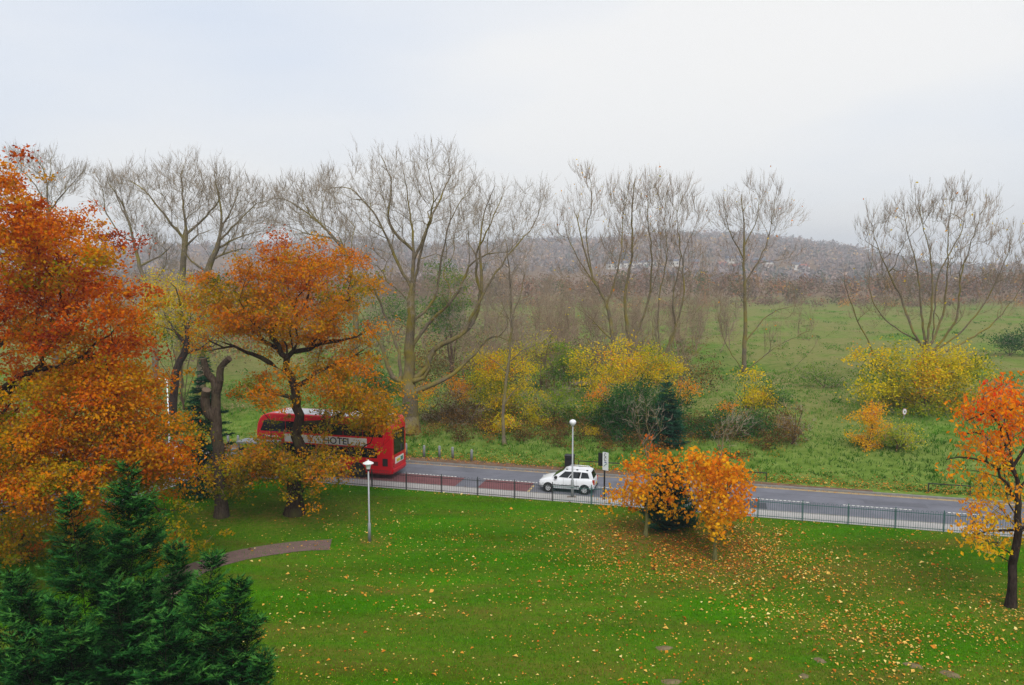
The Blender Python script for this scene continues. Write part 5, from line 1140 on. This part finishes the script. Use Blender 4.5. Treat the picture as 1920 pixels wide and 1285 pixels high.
for j in range(7):
    a = 2 * math.pi * j / 7; ca, sa = math.cos(a), math.sin(a); px_, pz_ = -sa * .026, ca * .026
    rim.add([(ca * .03 + px_, .075, sa * .03 + pz_), (ca * .03 - px_, .075, sa * .03 - pz_), (ca * .185 - px_ * 1.2, .095, sa * .185 - pz_ * 1.2), (ca * .185 + px_ * 1.2, .095, sa * .185 + pz_ * 1.2)], [(0, 1, 2, 3)])
rim.lathe([(.05, .05), (.05, .1)], 12, 'y'); rim_me = rim.mesh('rim'); rim_me.materials.append(M['alloy'])
disc_me = MB().lathe([(.165, .022), (.165, .03)], 20, 'y').mesh('brake_disc'); disc_me.materials.append(M['trim'])
def wheel(root, x, y, sgn, r=0.32):
    o = bpy.data.objects.new('wheel', tyre_me); C.objects.link(o); o.parent = root; o.location = (x, y, r); o.scale = (r / .32, sgn, r / .32); o.rotation_euler = (0, random.uniform(0, 1), 0)
    for nm, me in (('rim', rim_me), ('brake_disc', disc_me)):
        q = bpy.data.objects.new(nm, me); C.objects.link(q); q.parent = o
def car(loc, rz, paint, label, roof_rails=True, van=False):
    r_ = empty('parked_car' if van else 'hatchback_car', tuple(map(float, loc)), rz); tag(r_, label, 'car')
    st = [(2.03, .36, .60, .52, .56, .50), (1.98, .28, .74, .66, .70, .60), (1.82, .24, .86, .76, .80, .69), (1.5, .22, .955, .82, .855, .74), (1.1, .22, 1.03, .845, .87, .765), (.75, .22, 1.06, .85, .875, .78), (0.0, .22, 1.04, .85, .88, .79), (-.8, .22, 1.05, .85, .88, .79), (-1.4, .23, 1.07, .845, .875, .785), (-1.78, .26, 1.08, .81, .85, .76), (-1.95, .30, 1.04, .76, .80, .72), (-2.01, .40, .92, .70, .745, .66)]
    vs = []; fs = []; k = 12
    for x, z0, z1, w0, w1, w2 in st:
        half = [(w0 * .86, z0), (w0, z0 + .09), (w1, z0 + .42 * (z1 - z0)), (w1 * .995, z0 + .66 * (z1 - z0)), (w2 + .02, z1 - .035), (w2 - .06, z1)]
        vs += [(x, a, b) for a, b in half] + [(x, -a, b) for a, b in half[::-1]]
    for i in range(len(st) - 1):
        for j in range(k): fs.append((i * k + j, i * k + (j + 1) % k, (i + 1) * k + (j + 1) % k, (i + 1) * k + j))
    fs += [tuple(range(k)), tuple((len(st) - 1) * k + j for j in range(k))]
    o = MB().add(vs, fs).build('body', paint, r_, True); sm = o.modifiers.new('s', 'SUBSURF'); sm.levels = 1; sm.render_levels = 2
    # cabin
    B_ = [(1.03, .76), (-1.93, .74)]; T_ = [(.22, .60), (-1.72, .585)]; zb, zt = 1.03, 1.53
    vb = [(B_[0][0], .76, zb), (B_[1][0], .74, zb), (B_[1][0], -.74, zb), (B_[0][0], -.76, zb), (T_[0][0], .60, zt), (T_[1][0], .585, zt), (T_[1][0], -.585, zt), (T_[0][0], -.60, zt), (.02, .50, 1.60), (-1.55, .49, 1.61), (-1.55, -.49, 1.61), (.02, -.50, 1.60)]
    fb = [(0, 1, 5, 4), (1, 2, 6, 5), (2, 3, 7, 6), (3, 0, 4, 7), (4, 5, 9, 8), (5, 6, 10, 9), (6, 7, 11, 10), (7, 4, 8, 11), (8, 9, 10, 11)]
    MB().add(vb, fb).build('roof', paint, r_, bevel=.05)
    vv = [Vector(q) for q in vb]
    def pane(name, a, b, c, d, uv, off=0.012):
        a, b, c, d = (vv[i] for i in (a, b, c, d)); nrm = (b - a).cross(d - a).normalized(); mid = (a + b + c + d) / 4
        if nrm.dot(mid - Vector((-.5, 0, 1.0))) < 0: nrm = -nrm
        pts = [(a * (1 - u) + b * u) * (1 - w_) + (d * (1 - u) + c * u) * w_ + nrm * off for u, w_ in uv]; bk_ = [p - nrm * (off - .004) for p in pts]; n_ = len(pts)
        MB().add(pts + bk_, [tuple(range(n_)), tuple(range(2 * n_ - 1, n_ - 1, -1))] + [(i, (i + 1) % n_, n_ + (i + 1) % n_, n_ + i) for i in range(n_)]).build(name, M['glass'], r_)
    for a, b, c, d in ((0, 1, 5, 4), (3, 2, 6, 7)):
        pane('side_window', a, b, c, d, [(.14, .1), (.37, .06), (.37, .9), (.10, .88)]); pane('side_window', a, b, c, d, [(.395, .06), (.66, .08), (.655, .9), (.395, .9)]); pane('quarter_window', a, b, c, d, [(.69, .10), (.91, .16), (.88, .84), (.68, .9)])
    pane('windscreen', 3, 0, 4, 7, [(.05, .04), (.95, .04), (.93, .95), (.07, .95)]); pane('rear_window', 1, 2, 6, 5, [(.08, .1), (.92, .1), (.9, .92), (.1, .92)])
    for sg in (1, -1):
        for x in (1.28, -1.32):
            MB().lathe([(.37, -.06), (.375, .012)], 26, 'y', (x, 0, .33)).build('wheel_arch', M['trim'], r_).location = (0, sg * .868, 0)
            wheel(r_, x, sg * .80, sg)
        MB().box((-.95, -.006, .52), (.9, .006, .575)).build('side_strip', M['trim'], r_).location = (0, sg * .884, 0)
        MB().lathe([(.03, -.09), (.11, -.05), (.12, .05), (.05, .09)], 10, 'y', (0, 0, 0)).build('mirror', M['trim'], r_, True).location = (.72, sg * .93, 1.10)
        MB().box((-.09, -.02, -.17), (.07, .05, .17)).build('tail_lamp', M['tail'], r_, bevel=.02).location = (-1.93, sg * .745, .86)
        MB().box((-.09, -.03, -.10), (.07, .03, .0)).build('indicator', M['amber_lens'], r_, bevel=.02).location = (-1.935, sg * .752, .92)
        MB().box((-.14, -.06, -.07), (.1, .06, .07)).build('headlamp', M['head'], r_, bevel=.03).location = (1.86, sg * .60, .74)
        for x in (.18, -.75): MB().box((-.004, -.004, .34), (.004, .004, 1.02)).build('door_gap', M['trim'], r_).location = (x, sg * .885, 0)
        if roof_rails:
            MB().tube([(0, sg * .53, 1.60), (-.12, sg * .53, 1.665), (-.75, sg * .525, 1.68), (-1.4, sg * .52, 1.665), (-1.5, sg * .52, 1.60)], .022, 8).build('roof_rail', paint, r_, True)
            for x in (-.02, -.75, -1.46): MB().box((x - .07, sg * .53 - .02, 1.58), (x + .07, sg * .53 + .02, 1.65)).build('rail_foot', M['trim'], r_)
    MB().box((1.98, -.5, .42), (2.045, .5, .56)).build('grille', M['trim'], r_, bevel=.02)
    MB().box((-2.06, -.62, .42), (-1.96, .62, .50)).build('bumper_strip', M['trim'], r_, bevel=.02); MB().box((-2.03, -.26, .62), (-2.0, .26, .73)).build('number_plate', plain('plate_yellow', '#c8a83a', .5), r_)
    return r_
HEAD = ANG + math.pi
cx_ = RW(3.55, 1.5, ROAD_Z + .004)
car(cx_, HEAD, M['white_paint'], 'white hatchback with black side strip driving left past the lamp post').scale = (.95, .95, .97)
p = np.array([P(15, 930, 49)[0], 49.0, ROAD_Z]); car(p, math.atan2(hd[1], hd[0]), M['silver_paint'], 'silver white car half hidden by oak leaves at the left edge', False, True)
p = RW(-26.6, 0.9, ROAD_Z); car(p, HEAD + .3, M['white_paint'], 'white car glimpsed through the oak leaves by the railings', False, True)

# double-decker bus
BUS_S = -8.15 / DV[0]
bl, bw, bh = 10.9, 2.5, 4.36
cb = RW(-9.0 - bl / 2, 0.72 + bw / 2, ROAD_Z + .004)
bus = empty('double_decker_bus', tuple(cb), HEAD); tag(bus, 'red double-decker bus with a white roof and banner, partly hidden behind the amber oak', 'bus')
hx = bl / 2
prof = [(-hx + .05, .32), (hx - .35, .32), (hx - .06, .42), (hx, .7), (hx, 2.2), (hx - .02, 3.0), (hx - .10, 3.5), (hx - .28, 3.92), (hx - .58, 4.2), (hx - 1.0, 4.32), (hx - 1.5, bh), (-hx + .7, bh), (-hx + .25, 4.28), (-hx + .06, 4.05), (-hx, 3.7), (-hx, .55)]
vs = [(x, sg * bw / 2, z) for sg in (1, -1) for x, z in prof]; n = len(prof)
MB().add(vs, [tuple(range(n)), tuple(range(2 * n - 1, n - 1, -1))] + [(i, (i + 1) % n, n + (i + 1) % n, n + i) for i in range(n)]).build('body', M['bus_red'], bus, bevel=.09)
MB().box((-hx + .75, -bw / 2 + .2, bh - .02), (hx - 1.45, bw / 2 - .2, bh + .012)).build('roof_panel', M['bus_roof'], bus)
for x in (-3.6, -1.2, 1.2, 3.0): MB().box((x - .35, -.35, bh + .01), (x + .35, .35, bh + .07)).build('roof_hatch', M['bus_roof'], bus, bevel=.02)
def side_pane(name, x0, x1, z0, z1, parent=bus, mat=None, both=True, rake=0.0):
    for sg in ((1, -1) if both else (1,)):
        y0 = sg * bw / 2; a, b = sorted((y0 - .002 * sg, y0 + .014 * sg))
        m = MB()
        v = [(x0, a, z0), (x1, a, z0), (x1 - rake, a, z1), (x0, a, z1)]; m.add(v + [(q[0], b, q[2]) for q in v], [(0, 1, 2, 3), (7, 6, 5, 4), (0, 4, 5, 1), (1, 5, 6, 2), (2, 6, 7, 3), (3, 7, 4, 0)])
        m.build(name, mat or M['glass'], parent)
edges = [-4.75, -3.2, -1.65, -.1, 1.45, 3.0, 5.12]
for a, b in zip(edges[:-1], edges[1:]): side_pane('upper_window', a + .02, b - .02, 3.02, 3.82, rake=(.35 if b > 5 else 0))
for a, b in ((-4.3, -3.05), (-3.05, -1.9), (-1.9, -.95)): side_pane('lower_window', a + .02, b - .02, 1.5, 2.2)
for a, b in ((.55, 1.9), (1.9, 3.3)): side_pane('lower_window', a + .02, b - .02, 1.2, 2.2)
for a, b in ((-.88, -.24), (-.2, .44), (3.75, 4.3), (4.34, 4.9)): side_pane('door', a, b, .42, 2.22, both=False)
side_pane('ad_banner', -3.5, 3.1, 2.3, 2.88, mat=plain('banner_white', '#b9b7ae', .6, var=.08))
side_pane('engine_vent', -5.1, -4.7, .95, 1.5, mat=M['trim']); side_pane('engine_vent', -4.35, -3.95, .95, 1.25, mat=plain('dark_red_vent', '#5a0c10', .6))
side_pane('skirt_line', -5.2, -3.35, .62, .65, mat=plain('skirt', '#7a0c12', .6)); side_pane('skirt_line', -2.0, -.95, .72, .75, mat=plain('skirt', '#7a0c12', .6))
def text(body, x, z, size, mat, parent, ydist=.02):
    cu = bpy.data.curves.new('t', 'FONT'); cu.body = body; cu.size = size; cu.extrude = .004; cu.offset = 0.012 * size
    to = bpy.data.objects.new('t', cu); C.objects.link(to); dg = bpy.context.evaluated_depsgraph_get(); me = bpy.data.meshes.new_from_object(to.evaluated_get(dg)); bpy.data.objects.remove(to)
    me.materials.clear(); o = link('lettering', me, mat, parent); o.rotation_euler = (R(90), 0, R(180)); o.location = (x, bw / 2 + ydist, z); return o
navy = plain('navy_letters', '#15182c', .6)
t_ = text('HOTEL', -.05, 2.36, .68, navy, bus); t_.scale = (1.05, 1, 1)
text('Stagecoach', 4.72, 2.60, .24, M['white_metal'], bus); text('London', -1.45, 1.28, .13, M['white_metal'], bus)
MB().lathe([(.10, .0), (.10, .012)], 16, 'y', (4.88, bw / 2 + .003, 2.68)).build('emblem', plain('emblem_blue', '#2a3a7a', .5), bus)
MB().box((-1.38, bw / 2 + .003, 1.22), (-1.15, bw / 2 + .014, 1.42)).build('emblem', plain('emblem_gold', '#c0902a', .5), bus)
for sg in (1, -1):
    for x in (-2.75, 2.55):
        MB().lathe([(.62, -.3), (.62, .010)], 28, 'y', (x, 0, .5)).build('wheel_arch', M['trim'], bus).location = (0, sg * bw / 2, 0); wheel(bus, x, sg * (bw / 2 - .12), sg, .5)
# back and front
def end_pane(name, xe, y0, y1, z0, z1, mat, parent=bus):
    a, b = sorted((xe, xe + (.016 if xe > 0 else -.016))); return MB().box((a, y0, z0), (b, y1, z1)).build(name, mat, parent)
rw_ = end_pane('rear_window', -hx, -.95, .95, 1.75, 3.45, M['glass']); end_pane('plate_panel', -hx, -.75, .75, 1.05, 1.5, plain('plate_panel', '#cfd0c8', .5)); end_pane('number_plate', -hx - .017, -.1, .5, 1.15, 1.35, plain('plate_y', '#bfae3a', .5)); end_pane('green_sticker', -hx - .017, -.6, -.2, 1.12, 1.4, plain('sticker', '#2f7a6a', .5))
for sg in (1, -1):
    for zc in (.95, 1.15): MB().lathe([(.075, 0), (.075, .03)], 12, 'y', (0, 0, 0)).build('tail_lamp', M['tail'], bus).matrix_local = Matrix.Translation((-hx - .005, sg * 1.05, zc)) @ Matrix.Rotation(R(90), 4, 'Z')
    MB().box((-hx - .02, sg * 1.12 - .05, 1.5), (-hx + .01, sg * 1.12 + .05, 1.75)).build('indicator', M['amber_lens'], bus)
end_pane('windscreen', hx, -1.1, 1.1, 1.0, 2.25, M['glass']); end_pane('destination_blind', hx, -.9, .9, 2.4, 2.8, M['trim'])
MB().box((-hx - .06, -1.1, .5), (-hx + .02, 1.1, .72)).build('bumper', M['bus_red'], bus, bevel=.03)
# bus shelter on the pavement in front of it
c = RW(-18.5, -.95); r_ = empty('bus_shelter', tuple(c), ANG); tag(r_, 'bus shelter with flat silver roof at the front of the bus', 'shelter')
MB().box((-1.6, -.62, 2.38), (1.35, .62, 2.52)).build('roof', M['grey_metal'], r_, bevel=.03)
for x in (-1.45, 0, 1.2): MB().lathe([(.04, 0), (.04, 2.38)], 8).build('post', M['grey_metal'], r_).location = (x, -.5, 0)
for a, b in ((-1.4, -.05), (.05, 1.15)): MB().box((a, -.51, .3), (b, -.49, 2.1)).build('glass_panel', M['glass'], r_)
MB().box((1.16, -.5, .3), (1.24, .5, 2.2)).build('poster_panel', plain('poster', '#38465a', .4), r_); MB().box((-1.2, -.35, .45), (.9, -.1, .5)).build('bench', M['trim'], r_)

# ------------------------------------------------------------------ haze
hz = MB().box((-3000, -460, -4), (3000, 2800, 115)).mesh('haze')
hm = bpy.data.materials.new('haze'); hm.use_nodes = True; t = hm.node_tree; t.nodes.clear()
o_ = t.nodes.new('ShaderNodeOutputMaterial'); pv_ = t.nodes.new('ShaderNodeVolumePrincipled'); pv_.inputs['Color'].default_value = (0.88, 0.93, 1.0, 1); pv_.inputs['Density'].default_value = 0.00045; pv_.inputs['Anisotropy'].default_value = 0.2
t.links.new(pv_.outputs[0], o_.inputs['Volume'])
tag(link('haze', hz, hm), 'thin pale autumn haze over the whole view', 'haze', kind='stuff')
print('TRIS', TRIS[0])
